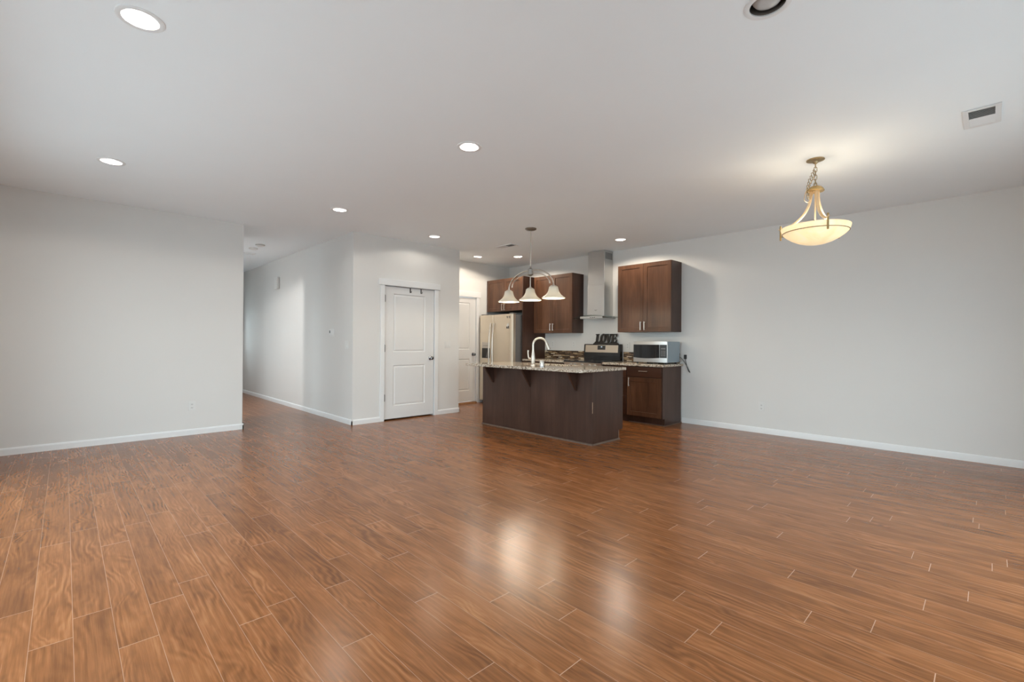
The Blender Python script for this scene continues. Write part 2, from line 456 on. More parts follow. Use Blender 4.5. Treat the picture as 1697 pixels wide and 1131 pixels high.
# ------------------------------------------------------------------ ceiling with lamp holes
LAMPS = {'L1': (0.253, 2.87), 'L2': (0.281, 5.34), 'L3': (2.305, 2.89), 'L4': (2.326, 5.351), 'L5': (3.912, 5.708),
         'L6': (5.385, 6.48), 'L7': (5.889, 5.955), 'L8': (5.975, 3.861), 'L9': (2.304, 0.715), 'LF': (0.95, 7.72)}
HR = 0.078
def build_ceiling():
    mb = MB(); x_lo, x_hi, y_lo, y_hi = XW-0.12, XR+0.12, YS-0.12, YE+0.1
    hs = 0.1
    # split into x-strips between hole squares, one grid over all edges
    xs = sorted({x_lo, x_hi, *[c[0]-hs for c in LAMPS.values()], *[c[0]+hs for c in LAMPS.values()]})
    ys = sorted({y_lo, y_hi, *[c[1]-hs for c in LAMPS.values()], *[c[1]+hs for c in LAMPS.values()]})
    def in_hole(a, b, c, d): return any(a >= p[0]-hs-1e-6 and b <= p[0]+hs+1e-6 and c >= p[1]-hs-1e-6 and d <= p[1]+hs+1e-6 for p in LAMPS.values())
    for a, b in zip(xs, xs[1:]):
        for c, d in zip(ys, ys[1:]):
            if not in_hole(a, b, c, d): mb.face([(a, c, H), (a, d, H), (b, d, H), (b, c, H)])
    n = 48
    for px, py in LAMPS.values():
        ring = []; sq = []
        for k in range(n):
            a = 2*PI*k/n; ca, sa = math.cos(a), math.sin(a); m = max(abs(ca), abs(sa))
            ring.append((px+HR*ca, py+HR*sa, H)); sq.append((px+hs*ca/m, py+hs*sa/m, H))
        for k in range(n):
            k2 = (k+1) % n; mb.face([ring[k], ring[k2], sq[k2], sq[k]])
    mb.box(x_lo, x_hi, y_lo, y_hi, H+0.16, H+0.2)
    for a, b, c, d in ((x_lo, x_hi, y_lo, y_lo+0.02), (x_lo, x_hi, y_hi-0.02, y_hi), (x_lo, x_lo+0.02, y_lo, y_hi), (x_hi-0.02, x_hi, y_lo, y_hi)):
        mb.box(a, b, c, d, H+0.001, H+0.16)
    return struct('ceiling', mb, M['ceil'], smooth=False)
build_ceiling()

# ------------------------------------------------------------------ walls
T = 0.115
struct('wall_left', MB().box(XW, XE, YL, YL+T, 0, H), M['wall'], smooth=False)
struct('wall_right', MB().box(XR, XR+T, YS, YK+T, 0, H), M['wall'], smooth=False)
D1 = (3.405, 4.318, 2.035)     # opening of the pantry door x0,x1,top
D2 = (4.92, 5.815, 2.065)
mb = MB(); mb.box(XH, D1[0], YD, YD+T, 0, H); mb.box(D1[1], XB, YD, YD+T, 0, H); mb.box(D1[0], D1[1], YD, YD+T, D1[2], H)
struct('wall_pantry', mb, M['wall'], smooth=False)
struct('wall_hall', MB().box(XH, XH+T, YD+T, YE, 0, H), M['wall'], smooth=False)
struct('wall_pantry_return', MB().box(XB-T, XB, YD+T, YK, 0, H), M['wall'], smooth=False)
mb = MB(); mb.box(XB-T, D2[0], YK, YK+T, 0, H); mb.box(D2[1], XR, YK, YK+T, 0, H); mb.box(D2[0], D2[1], YK, YK+T, D2[2], H)
struct('wall_kitchen', mb, M['wall'], smooth=False)
def opened(mb, along, p0, p1, lo, hi, op):
    """wall slab between p0 and p1, running lo..hi along x or y, with one opening (a, b, z0, z1)"""
    def bx(a, b, c, d): mb.box(a, b, p0, p1, c, d) if along == 'x' else mb.box(p0, p1, a, b, c, d)
    bx(lo, op[0], 0, H); bx(op[1], hi, 0, H); bx(op[0], op[1], 0, op[2]); bx(op[0], op[1], op[3], H)
    return mb
struct('wall_hall_end', opened(MB(), 'x', YE, YE+T, XE-T, XH+T, EWN), M['wall'], smooth=False)
mb = MB(); mb.box(XE-T, XE, YL+T, 7.86, 0, H); mb.box(XE-T, XE, 9.9, YE, 0, H)
struct('wall_hall_side', mb, M['wall'], smooth=False)
struct('wall_foyer', opened(MB(), 'y', -0.2, -0.2+T, YL+T, 9.9, FWN).box(-0.2, XE-T, 9.9, 9.9+T, 0, H), M['wall'], smooth=False)
mb = MB(); mb.box(XW-T, SW[0], YS-T, YS, 0, H); mb.box(SW[1], XR+T, YS-T, YS, 0, H); mb.box(SW[0], SW[1], YS-T, YS, SW[3], H); mb.box(SW[0], SW[1], YS-T, YS, 0, SW[2])
struct('wall_south', mb, M['wall'], smooth=False)
mb = MB(); mb.box(XW-T, XW, YS, WW[0], 0, H); mb.box(XW-T, XW, WW[1], YL+T, 0, H); mb.box(XW-T, XW, WW[0], WW[1], WW[3], H); mb.box(XW-T, XW, WW[0], WW[1], 0, WW[2])
struct('wall_west', mb, M['wall'], smooth=False)
# windows behind the camera, plus two added ones: frame and panes
def window(name, n, axis, op, p):
    mb = MB()
    a0, a1, z0, z1 = op
    def bx(m, u0_, u1_, v0, v1, d):
        if axis == 'y': m.box(u0_, u1_, p-d, p+d, v0, v1)
        else: m.box(p-d, p+d, u0_, u1_, v0, v1)
    for k in range(n+1):
        u = a0 + (a1-a0)*k/n; bx(mb, max(a0, u-0.03), min(a1, u+0.03), z0, z1, 0.03)
    bx(mb, a0, a1, z0, z0+0.05, 0.028); bx(mb, a0, a1, z1-0.05, z1, 0.028)
    o = struct(name, mb, M['trim'], bevel=0.003)
    for k in range(n):
        g = MB(); ua, ub = a0+(a1-a0)*k/n+0.03, a0+(a1-a0)*(k+1)/n-0.03
        bx(g, ua, ub, z0+0.05, z1-0.05, 0.004); obj('window_pane', g, M['pane'], o, smooth=False)
window('window_1', 4, 'y', SW, YS-0.07); window('window_2', 5, 'x', WW, XW-0.07)
window('added_window_foyer', 2, 'x', FWN, -0.2+0.05); window('added_window_hall', 1, 'y', EWN, YE+0.07)  # this pair is unseen, added to let fill daylight into the hall
# unseen ground added outside, its grey set for the light bounced to the ceiling
struct('ground', MB().box(-30, 30, -30, 40, -0.25, -0.15), M['ground'], smooth=False)

# baseboards: eased top edge
def bprof(): return [(0, 0), (0.014, 0), (0.014, 0.056), (0.011, 0.066), (0.006, 0.072), (0, 0.075)]
def base_run(mb, axis, p, sign, a, b):
    """runs from a to b along the other axis; sign = direction it stands out"""
    pts = [(p+sign*d, z) for d, z in bprof()]
    if axis == 'y': # plane y=p, run along x : polygon in (y,z)
        mb.prism(pts, (a, b), 0)
    else: mb.prism([(x, z) for x, z in pts], (a, b), 1)
    return mb
struct('baseboard_left', base_run(base_run(MB(), 'y', YL, -1, XW, XE+0.014), 'x', XE, 1, YL-0.014, 7.86), M['trim'], smooth=False)
struct('baseboard_right', base_run(MB(), 'x', XR, -1, YS, 3.225), M['trim'])
struct('baseboard_hall', base_run(MB(), 'x', XH, -1, YD-0.014, YE), M['trim'])
struct('baseboard_pantry', base_run(base_run(base_run(MB(), 'y', YD, -1, XH-0.014, 3.352), 'y', YD, -1, 4.374, XB+0.014), 'x', XB, 1, YD-0.014, YK), M['trim'], smooth=False)
struct('baseboard_kitchen', base_run(MB(), 'y', YK, -1, 5.885, XR), M['trim'])
struct('baseboard_hall_end', base_run(MB(), 'y', YE, -1, XE, XH), M['trim'])

# ------------------------------------------------------------------ interior doors
def make_door(name, x0, x1, top, yw, panels, knob_x, knob_z, hinges, gap):
    y_f = yw+0.012
    mb = panelled(MB(frame_y(x0+0.006, y_f+0.035, gap)), x1-x0-0.012, top-gap-0.006, 0.035,
                  [(a-x0-0.006, b-x0-0.006, c-gap, d-gap) for a, b, c, d in panels],
                  [(0.010, -0.009), (0.016, -0.010), (0.036, -0.003), (0.040, -0.003)])
    o = struct(name, mb, M['door'], smooth=False)
    k = MB(); kx, ky, kz = knob_x, y_f, knob_z
    k.lathe([(0, ky), (0.032, ky), (0.032, ky-0.006), (0.024, ky-0.011), (0.011, ky-0.014), (0.010, ky-0.032), (0.020, ky-0.038), (0.028, ky-0.050), (0.027, ky-0.062), (0.016, ky-0.069), (0, ky-0.070)], (kx, 0, kz), 28, 'y')
    obj('door_knob', k, M['chrome'], o)
    for z in hinges:
        h = MB(); h.cyl((x0+0.001, yw-0.006, 0), 0.011, z-0.050, z+0.050, 'z', 12); h.cyl((x0+0.001, yw-0.006, 0), 0.006, z-0.057, z+0.057, 'z', 8)
        obj('hinge', h, M['hinge'], o)
    return o
d1 = make_door('door_1', D1[0]+0.012, D1[1]-0.012, D1[2]-0.012, YD, [(3.573, 4.137, 1.028, 1.912), (3.573, 4.137, 0.212, 0.828)], 4.238, 0.925, (1.83, 1.085, 0.345), 0.022)
d2 = make_door('door_2', D2[0]+0.012, D2[1]-0.012, D2[2]-0.012, YK, [(5.075, 5.652, 1.045, 1.948), (5.075, 5.652, 0.25, 0.862)], 5.735, 0.948, (1.86, 1.1, 0.35), 0.035)
def casing(name, x0, x1, top, yw, wl, wr, hh, over):
    mb = MB()
    mb.box(x0-wl, x0+0.010, yw-0.017, yw+0.0, 0, top-0.008)
    mb.box(x1-0.010, x1+wr, yw-0.017, yw, 0, top-0.008)
    mb.box(x0-wl-over, x1+wr+over, yw-0.026, yw, top-0.006, top+hh)
    # jamb lining and stop
    mb.box(x0, x0+0.010, yw, yw+T, 0, top); mb.box(x1-0.010, x1, yw, yw+T, 0, top); mb.box(x0+0.01, x1-0.01, yw, yw+T, top-0.010, top)
    return struct(name, mb, M['trim'], bevel=0.002)
casing('trim_1', D1[0], D1[1], D1[2], YD, 0.055, 0.057, 0.088, 0.028)
casing('trim_2', D2[0], D2[1], D2[2], YK, 0.055, 0.055, 0.100, 0.028)
struct('trim_3', MB().prism([(YK-0.05, 0), (YK+T, 0), (YK+T, 0.028), (YK-0.02, 0.028), (YK-0.045, 0.012)], (D2[0]+0.012, D2[1]-0.012), 0), M['threshold'])
# rooms behind the shut doors stay dark and closed
struct('wall_pantry_back', MB().box(XH+T, XB-T, YK-0.05, YK-0.02, 0, H), M['wall'], smooth=False)

# over-door hooks on the pantry door
def hook(x, label):
    t = thing('over_door_hook', label, 'hook', (x, YD+0.010, 2.0), 'hooks over the top of the pantry door')
    mb = MB(); y = YD+0.0105
    mb.box(x-0.009, x+0.009, y-0.002, y, 1.945, 2.017); mb.box(x-0.009, x+0.009, y-0.002, y+0.04, 2.0155, 2.0175)
    obj('strap', mb, M['blackmat'], t)
    h = MB().tube([(x, y-0.002, 1.965), (x, y-0.012, 1.950), (x, y-0.026, 1.948), (x, y-0.034, 1.960), (x, y-0.036, 1.972)], 0.0045, 8)
    obj('prong', h, M['blackmat'], t)
hook(3.86, 'black over-door hook on the white pantry door, the one nearer the hinges')
hook(4.055, 'black over-door hook on the white pantry door, the one nearer the knob')

# ------------------------------------------------------------------ switches, outlets, wall boxes
def outlet(fr, label):
    loc = fr @ Vector((0, 0, 0)); t = thing('wall_outlet', label, 'outlet', loc, 'white duplex wall outlets')
    mb = MB(fr); mb.box(-0.036, 0.036, -0.058, 0.058, 0, 0.005)
    obj('cover_plate', mb, M['plastic'], t, bevel=0.002)
    for v in (-0.021, 0.021):
        r = MB(fr); r.box(-0.016, 0.016, v-0.014, v+0.014, 0.005, 0.008); so = obj('socket', r, M['plastic'], t, bevel=0.002)
        s = MB(fr); s.box(-0.0075, -0.0045, v-0.004, v+0.006, 0.008, 0.0085); s.box(0.0045, 0.0075, v-0.004, v+0.006, 0.008, 0.0085); s.box(-0.002, 0.002, v-0.010, v-0.006, 0.008, 0.0085)
        obj('slots', s, M['slot'], so, smooth=False)
    return t
outlet(frame_x(XR, 2.121, 0.352), 'white wall outlet low on the bare right wall above the baseboard')
outlet(frame_y(1.153, YL, 0.362), 'white wall outlet low on the left wall by the hallway')
outlet(frame_x(XR, 5.80, 1.165), 'white wall outlet behind the faucet, beside the dark tall panel')
outlet(frame_x(XR, 5.29, 1.165), 'white wall outlet above the mosaic, left of the range')
outlet(frame_x(XR, 4.165, 1.14), 'white wall outlet between the range and the microwave')
def switch(fr, n, label):
    t = thing('light_switch', label, 'light switch', fr @ Vector((0, 0, 0)), 'white two-rocker light switches')
    w = 0.023*n+0.013
    obj('cover_plate', MB(fr).box(-w, w, -0.058, 0.058, 0, 0.005), M['plastic'], t, bevel=0.002)
    for k in range(n):
        u = (k-(n-1)/2)*0.046
        mb = MB(fr); mb.prism([(-0.033, 0.005), (0.033, 0.005), (0.033, 0.007), (-0.033, 0.011)], (u-0.0165, u+0.0165), 0)
        obj('rocker', mb, M['plastic'], t, bevel=0.001)
switch(frame_y(4.574, YD, 1.147), 2, 'white two-rocker light switch right of the pantry door')
switch(frame_x(XH, 6.455, 1.133), 2, 'white light switch on the hallway wall near its outer corner')
fr = frame_x(XH, 6.968, 1.318)
t = thing('thermostat', 'small white thermostat with a dark dial on the hallway wall', 'thermostat', fr @ Vector((0, 0, 0)))
obj('case', MB(fr).box(-0.052, 0.052, -0.045, 0.045, 0, 0.026), M['plastic'], t, bevel=0.006)
obj('back_plate', MB(fr).box(-0.058, 0.058, -0.062, 0.052, 0, 0.006), M['plastic'], t, bevel=0.002)
obj('display', MB(fr).box(-0.040, -0.012, -0.010, 0.030, 0.026, 0.0275), M['blackmat'], t)
fr = frame_x(XH, 9.454, 2.283)
t = thing('door_chime', 'white door chime box high on the hallway wall', 'door chime', fr @ Vector((0, 0, 0)))
obj('cover', MB(fr).box(-0.085, 0.085, -0.11, 0.11, 0.004, 0.055), M['plastic'], t, bevel=0.012)
obj('back_plate', MB(fr).box(-0.075, 0.075, -0.10, 0.10, 0, 0.006), M['plastic'], t)

# ------------------------------------------------------------------ recessed ceiling lamps
def spot(name, parent, loc, w, col, size=160, blend=0.2, rad=0.045):
    d = bpy.data.lights.new(name, 'SPOT'); d.energy = w; d.color = col; d.spot_size = math.radians(size); d.spot_blend = blend; d.shadow_soft_size = rad
    o = bpy.data.objects.new(name, d); COL.objects.link(o); o.parent = parent; o.location = loc
    return o
def make_lamp(key, label, lit=True, power=DOWN_W, col=(1.0, 0.93, 0.82)):
    x, y = LAMPS[key]; t = thing('recessed_ceiling_light', label, 'ceiling light', (x, y, H), 'recessed ceiling lights')
    mb = MB(); mb.lathe([(HR-0.003, 0.004), (HR-0.004, -0.004), (0.086, -0.007), (0.097, -0.004), (0.0985, 0.0), (HR+0.004, 0.0)], (x, y, H), 48, close=True)
    obj('trim_ring', mb, M['trim'], t)
    if lit:
        mb = MB(); mb.lathe([(HR-0.003, 0.0), (0.070, 0.012), (0.063, 0.026), (0.058, 0.030)], (x, y, H), 40)
        obj('baffle', mb, M['trim'], t)
        mb = MB(); mb.lathe([(0, 0.0295), (0.058, 0.0305), (0.058, 0.034), (0, 0.034)], (x, y, H), 40)
        obj('lens', mb, M['lens'], t)
        spot('lamp_glow', t, (0, 0, 0.004), power, col)
    else:
        mb = MB(); mb.lathe([(HR-0.003, 0.0), (HR-0.006, 0.10), (0, 0.10)], (x, y, H), 40)
        obj('baffle', mb, M['pewter'], t)
        mb = MB(); mb.lathe([(0, 0.002), (0.030, 0.004), (0.052, 0.011), (0.062, 0.024), (0.058, 0.05), (0.03, 0.09), (0, 0.095)], (x, y, H), 40)
        obj('bulb', mb, M['unlit'], t)
    return t
base_lamp = make_lamp('L1', 'lit recessed ceiling light, largest one at the upper left corner')
for key, lab in (('L2', 'lit recessed ceiling light above the bare left wall'),
                 ('L3', 'lit recessed ceiling light in the middle of the living room ceiling'),
                 ('L4', 'lit recessed ceiling light just in front of the hallway mouth'),
                 ('L5', 'lit recessed ceiling light in front of the pantry door wall'),
                 ('L6', 'lit recessed ceiling light in front of the white kitchen end door'),
                 ('L7', 'lit recessed ceiling light over the refrigerator cabinets, left of the pendant rod'),
                 ('L8', 'lit recessed ceiling light right of the range hood chimney'),
                 ('LF', 'unseen lit recessed ceiling light in the foyer, added to light the hallway wall')):  # foyer lamp is unseen, added to throw the bright patch on the hall wall
    r = dup(base_lamp, (*LAMPS[key], H), lab)
    if key in ('LF', 'L5', 'L6', 'L7', 'L8'):
        for c in r.children:
            if c.type == 'LIGHT': c.data = c.data.copy(); c.data.color = (1.0, 0.88, 0.72) if key in ('L6', 'L7', 'L8') else (1.0, 0.97, 0.93) if key == 'LF' else c.data.color; c.data.energy = {'LF': 135.0, 'L5': 11.0, 'L6': 26.0, 'L7': 52.0, 'L8': 46.0}[key]
make_lamp('L9', 'unlit recessed ceiling light with a grey bulb at the top edge', lit=False)

# ------------------------------------------------------------------ ceiling registers and detectors
def register(cx, cy, along, L, Wd, dark_sign, label, nlou=9):
    """two-way ceiling register; 'along' axis is its long side; louvres on the dark_sign half lean open"""
    t = thing('ceiling_vent', label, 'vent', (cx, cy, H), 'white ceiling vents')
    A = Matrix(((1, 0, 0, cx), (0, 1, 0, cy), (0, 0, 1, H), (0, 0, 0, 1))) if along == 'x' else Matrix(((0, -1, 0, cx), (1, 0, 0, cy), (0, 0, 1, H), (0, 0, 0, 1)))
    mb = MB(A); l, w, b = L/2, Wd/2, 0.03
    for a0, a1, b0, b1 in ((-l, l, -w, -w+b), (-l, l, w-b, w), (-l, -l+b, -w+b, w-b), (l-b, l, -w+b, w-b)): mb.box(a0, a1, b0, b1, -0.008, 0)
    obj('frame', mb, M['trim'], t, bevel=0.002)
    obj('duct_shade_sheet', MB(A).box(-l+b, l-b, -w+b, w-b, -0.0012, -0.0004), M['ventdark'], t)  # dark sheet stands in for the shade inside the duct opening
    lo = MB(A); n = nlou*2; span = 2*(l-b)
    for k in range(n):
        u = -l+b+span*(k+0.5)/n; s = 1 if u*dark_sign > 0 else -1
        d = 0.006
        pts = [(u-d*s*0.9, -0.0085), (u-d*s*0.9+0.0012, -0.0085), (u+d*s*0.9+0.0012, -0.0015), (u+d*s*0.9, -0.0015)]
        lo.prism([(p[0], p[1]) for p in pts], (-w+b, w-b), 1)
    obj('louvres', lo, M['trim'], t, smooth=False)
    return t
register(4.455, 0.045, 'x', 0.355, 0.185, -1, 'white ceiling vent at the upper right near the bowl pendant')
register(5.112, 5.42, 'y', 0.36, 0.16, -1, 'white ceiling vent in the kitchen between the lamp and pendant rod')
register(2.27, 9.20, 'x', 0.36, 0.16, -1, 'white ceiling vent in the hallway ceiling beyond the detectors')
def detector(cx, cy, label, dark):
    t = thing('smoke_detector', label, 'smoke detector', (cx, cy, H), 'round detectors on the hallway ceiling')
    obj('housing', MB().lathe([(0.068, 0), (0.068, -0.012), (0.062, -0.026), (0.040, -0.034), (0, -0.036)], (cx, cy, H), 36), M['plastic'], t)
    mb = MB()
    for k in range(20):
        a = 2*PI*k/20; c, s = math.cos(a), math.sin(a); r = 0.0665
        mb.tube([(cx+r*math.cos(a-0.09), cy+r*math.sin(a-0.09), H-0.016), (cx+r*math.cos(a+0.09), cy+r*math.sin(a+0.09), H-0.016)], 0.0035 if dark else 0.002, 6)
    obj('slits', mb, M['ventdark'], t)
detector(2.262, 8.21, 'round detector with a dark slotted rim on the hallway ceiling', True)
detector(2.265, 8.60, 'plain white round smoke detector on the hallway ceiling, middle of the cluster', False)

# ------------------------------------------------------------------ kitchen cabinets
def bar_handle(mb, u, v, vertical, L=0.13, w0=0.0):
    if vertical: a, b = (u, v-L/2), (u, v+L/2)
    else: a, b = (u-L/2, v), (u+L/2, v)
    s = 0.83
    mb.tube([(a[0], a[1], w0+0.030), (b[0], b[1], w0+0.030)], 0.006, 10)
    for q in (-1, 1):
        p = (u, v+q*L/2*s) if vertical else (u+q*L/2*s, v)
        mb.tube([(p[0], p[1], w0), (p[0], p[1], w0+0.030)], 0.0045, 8)
    return mb
SH = [(0.0015, -0.008), (0.004, -0.009)]
def shaker(parent, fr, u0_, u1_, v0, v1, rail=0.062, handle=None, mat='wood', name='door', t=0.02):
    f2 = fr @ Matrix.Translation((u0_, v0, 0)); w, h = u1_-u0_, v1-v0
    mb = panelled(MB(f2), w, h, t, [(rail, w-rail, rail, h-rail)], SH)
    o = obj(name, mb, M[mat], parent, smooth=False)
    if handle:
        hb = MB(fr); bar_handle(hb, handle[0], handle[1], handle[2], w0=t); obj('handle', hb, M['nickel'], o)
    return o
def slab(parent, fr, u0_, u1_, v0, v1, handle=None, name='drawer', t=0.02):
    o = obj(name, MB(fr).box(u0_, u1_, v0, v1, 0, t), M['woodh'], parent, bevel=0.002)
    if handle:
        hb = MB(fr); bar_handle(hb, handle[0], handle[1], handle[2], w0=t); obj('handle', hb, M['nickel'], o)
    return o
def wall_cabinet(label, y0, y1, z0, z1, xf, hz):
    t = thing('wall_cabinet', label, 'cabinet', (XR, (y0+y1)/2, z0), 'dark wood wall cabinets')
    obj('body', MB().box(xf, XR, y0, y1, z0, z1), M['wooddark'], t, bevel=0.001)
    fr = frame_x(xf, y1); w = y1-y0
    g = 0.002
    shaker(t, fr, 0.002, w/2-g, z0+0.002, z1-0.002, handle=(w/2-0.032, hz, True))
    shaker(t, fr, w/2+g, w-0.002, z0+0.002, z1-0.002, handle=(w/2+0.032, hz, True))
    return t
wall_cabinet('dark wood wall cabinet with two doors above the microwave', 3.245, 4.150, 1.360, 2.415, 6.38, 1.455)
wall_cabinet('dark wood wall cabinet with two doors left of the range hood', 5.080, 5.990, 1.362, 2.415, 6.38, 1.47)
wall_cabinet('short dark wood cabinet above the refrigerator', 6.018, 7.006, 1.786, 2.412, 6.09, 1.865)
tag(obj('refrigerator_side_panel', MB().box(6.07, XR, 5.993, 6.016, 0, 2.415), M['wooddark'], bevel=0.001), 'tall dark wood panel standing right of the refrigerator', 'panel')

XF = 6.10    # carcass front of the base cabinets (door fronts stand 2 cm proud)
def base_body(t, y0, y1, end=False):
    mb = MB(); mb.box(XF, XR-0.03, y0, y1, 0.105, 0.849); mb.box(XF+0.065, XR-0.03, y0, y1, 0, 0.105)
    obj('body', mb, M['wooddark'], t, smooth=False)
t = thing('base_cabinet', 'dark wood base cabinet with one drawer and one door under the microwave', 'cabinet', (XF, 3.52, 0), 'dark wood base cabinets')
base_body(t, 3.230, 3.805); fr = frame_x(XF, 3.805)
slab(t, fr, 0.006, 0.560, 0.695, 0.838, handle=(0.285, 0.778, False))
shaker(t, fr, 0.006, 0.560, 0.115, 0.685, handle=(0.050, 0.612, True))
obj('shoe_molding', MB().box(XF+0.055, XR-0.03, 3.216, 3.230, 0, 0.014).box(XF+0.051, XF+0.065, 3.216, 3.805, 0, 0.012), M['molding'], t)
t = thing('base_cabinet', 'dark wood drawer cabinet between the range and the single-door base cabinet', 'cabinet', (XF, 4.02, 0), 'dark wood base cabinets')
base_body(t, 3.807, 4.228); fr = frame_x(XF, 4.228)
slab(t, fr, 0.004, 0.417, 0.695, 0.838, handle=(0.21, 0.77, False)); slab(t, fr, 0.004, 0.417, 0.405, 0.688, handle=(0.21, 0.60, False)); slab(t, fr, 0.004, 0.417, 0.115, 0.398, handle=(0.21, 0.32, False))
t = thing('base_cabinet', 'dark wood base cabinet left of the range, beside the tall panel', 'cabinet', (XF, 5.5, 0), 'dark wood base cabinets')
base_body(t, 5.012, 5.990); fr = frame_x(XF, 5.990)
for a, b, hx in ((0.004, 0.487, 0.45), (0.491, 0.974, 0.53)):
    slab(t, fr, a, b, 0.695, 0.838, handle=((a+b)/2, 0.77, False)); shaker(t, fr, a, b, 0.115, 0.685, handle=(hx, 0.60, True))
# granite tops
tag(obj('granite_countertop', MB().box(6.055, XR, 3.205, 4.232, 0.850, 0.885), M['granite'], bevel=0.006), 'speckled granite countertop under the microwave', 'countertop', 'speckled granite countertops')
tag(obj('granite_countertop', MB().box(6.055, XR, 5.008, 5.991, 0.850, 0.885), M['granite'], bevel=0.006), 'speckled granite countertop left of the range', 'countertop', 'speckled granite countertops')
tag(obj('mosaic_backsplash', MB().box(XR-0.010, XR, 5.008, 5.991, 0.886, 1.042), M['mosaic'], smooth=False), 'brown and cream strip mosaic backsplash left of the range', 'backsplash', 'strip mosaic backsplashes')
tag(obj('mosaic_backsplash', MB().box(XR-0.010, XR, 3.262, 4.240, 0.886, 1.042), M['mosaic'], smooth=False), 'brown and cream strip mosaic backsplash behind the microwave', 'backsplash', 'strip mosaic backsplashes')

# ------------------------------------------------------------------ island
IX0, IX1, IY0, IY1 = 4.385, 5.015, 3.190, 5.140
t = thing('kitchen_island', 'dark wood kitchen island base with three corbels', 'island', (4.7, 4.16, 0))
mb = MB(); mb.box(IX0+0.012, IX1-0.09, IY0+0.014, IY1-0.014, 0, 0.655); mb.box(IX1-0.09, IX1-0.02, IY0+0.014, IY1-0.014, 0.115, 0.655); mb.box(IX1-0.032, IX1-0.02, IY0+0.014, IY1-0.014, 0.655, 0.849)
obj('body', mb, M['wooddark'], t, smooth=False)
obj('back_panel', MB().box(IX0, IX0+0.012, IY0+0.014, 4.178, 0.0, 0.849), M['wooddark'], t, smooth=False)
obj('back_panel', MB().box(IX0, IX0+0.012, 4.190, IY1, 0.0, 0.849), M['wooddark'], t, smooth=False)
obj('seam_batten', MB().box(IX0-0.003, IX0+0.006, 4.176, 4.192, 0.018, 0.60), M['wooddark'], t)
obj('end_panel', MB().prism([(IX0-0.0, 0), (IX1-0.085, 0), (IX1-0.085, 0.118), (IX1, 0.118), (IX1, 0.849), (IX0, 0.849)], (IY0, IY0+0.014), 1), M['wooddark'], t, smooth=False)
obj('end_panel', MB().prism([(IX0+0.012, 0), (IX1-0.085, 0), (IX1-0.085, 0.118), (IX1, 0.118), (IX1, 0.849), (IX0+0.012, 0.849)], (IY1-0.014, IY1), 1), M['wooddark'], t, smooth=False)
mb = MB(); q = [(0, 0), (-0.017, 0), (-0.016, 0.008), (-0.011, 0.014), (-0.004, 0.018), (0, 0.018)]
mb.prism([(IX0+a, b) for a, b in q], (IY0-0.017, IY1), 1); mb.prism([(IY0+a, b) for a, b in q], (IX0-0.017, IX1-0.08), 0)
obj('shoe_molding', mb, M['molding'], t)
for nm, (a, b) in {'door': (0.015, 0.62)}.items():
    for k in range(3):
        fr = Matrix(((0, 0, 1, IX1-0.02), (1, 0, 0, IY0+0.014+k*0.642), (0, 1, 0, 0), (0, 0, 0, 1)))
        shaker(t, fr, 0.004, 0.638, 0.12, 0.845, handle=(0.58 if k % 2 == 0 else 0.06, 0.70, True))
for y in (4.917, 4.190, 3.432):
    mb = MB(); mb.prism([(IX0+0.001, 0.849), (4.222, 0.849), (4.222, 0.832), (IX0-0.008, 0.615), (IX0+0.001, 0.615)], (y-0.014, y+0.014), 1)
    obj('corbel', mb, M['wooddark'], t, bevel=0.0015)
mb = MB(); mb.box(IX0-0.0012, IX0+0.002, IY0-0.0012, IY0+0.003, 0.37, 0.50); obj('worn_edge', mb, M['bare'], t)
mb = MB(); mb.box(IX1-0.087, IX1-0.084, IY0-0.001, IY0+0.013, 0.02, 0.115); obj('toe_edge', mb, M['bare'], t)

def round_rect(x0, x1, y0, y1, rs, n=8):
    """corner radii order: (x0,y0),(x1,y0),(x1,y1),(x0,y1)"""
    pts = []
    for (cx, cy, a0), r in zip(((x0, y0, PI), (x1, y0, 1.5*PI), (x1, y1, 0), (x0, y1, 0.5*PI)), rs):
        ox = cx + (r if cx == x0 else -r); oy = cy + (r if cy == y0 else -r)
        for k in range(n+1):
            a = a0 + 0.5*PI*k/n; pts.append((ox+r*math.cos(a), oy+r*math.sin(a)))
    return pts
CX0, CX1, CY0, CY1 = 4.125, 5.07, 3.165, 5.235
SX0, SX1, SY0, SY1 = 4.575, 4.975, 3.82, 4.58
def holed_top():
    mb = MB(); outer = round_rect(CX0, CX1, CY0, CY1, (0.07, 0.03, 0.03, 0.03)); inner = round_rect(SX0, SX1, SY0, SY1, (0.03,)*4)
    z0, z1 = 0.850, 0.885
    n = len(outer)
    for z in (z0, z1):
        for i in range(n):
            j = (i+1) % n; mb.face([(*outer[i], z), (*outer[j], z), (*inner[j], z), (*inner[i], z)])
    for L in (outer, inner):
        for i in range(n):
            j = (i+1) % n; mb.face([(*L[i], z0), (*L[j], z0), (*L[j], z1), (*L[i], z1)])
    return mb
o = tag(obj('granite_countertop', holed_top(), M['granite'], bevel=0.005), 'large speckled granite countertop on the kitchen island', 'countertop', 'speckled granite countertops')
t = thing('kitchen_sink', 'steel undermount sink set into the island countertop', 'sink', ((SX0+SX1)/2, (SY0+SY1)/2, 0.67))
mb = MB(); rim = round_rect(SX0+0.001, SX1-0.001, SY0+0.001, SY1-0.001, (0.03,)*4); low = round_rect(SX0+0.02, SX1-0.02, SY0+0.02, SY1-0.02, (0.05,)*4)
n = len(rim)
for i in range(n):
    j = (i+1) % n; mb.face([(*rim[i], 0.8495), (*rim[j], 0.8495), (*low[j], 0.67), (*low[i], 0.67)])
mb.face([(*p, 0.67) for p in low])
obj('basin', mb, M['sink'], t)
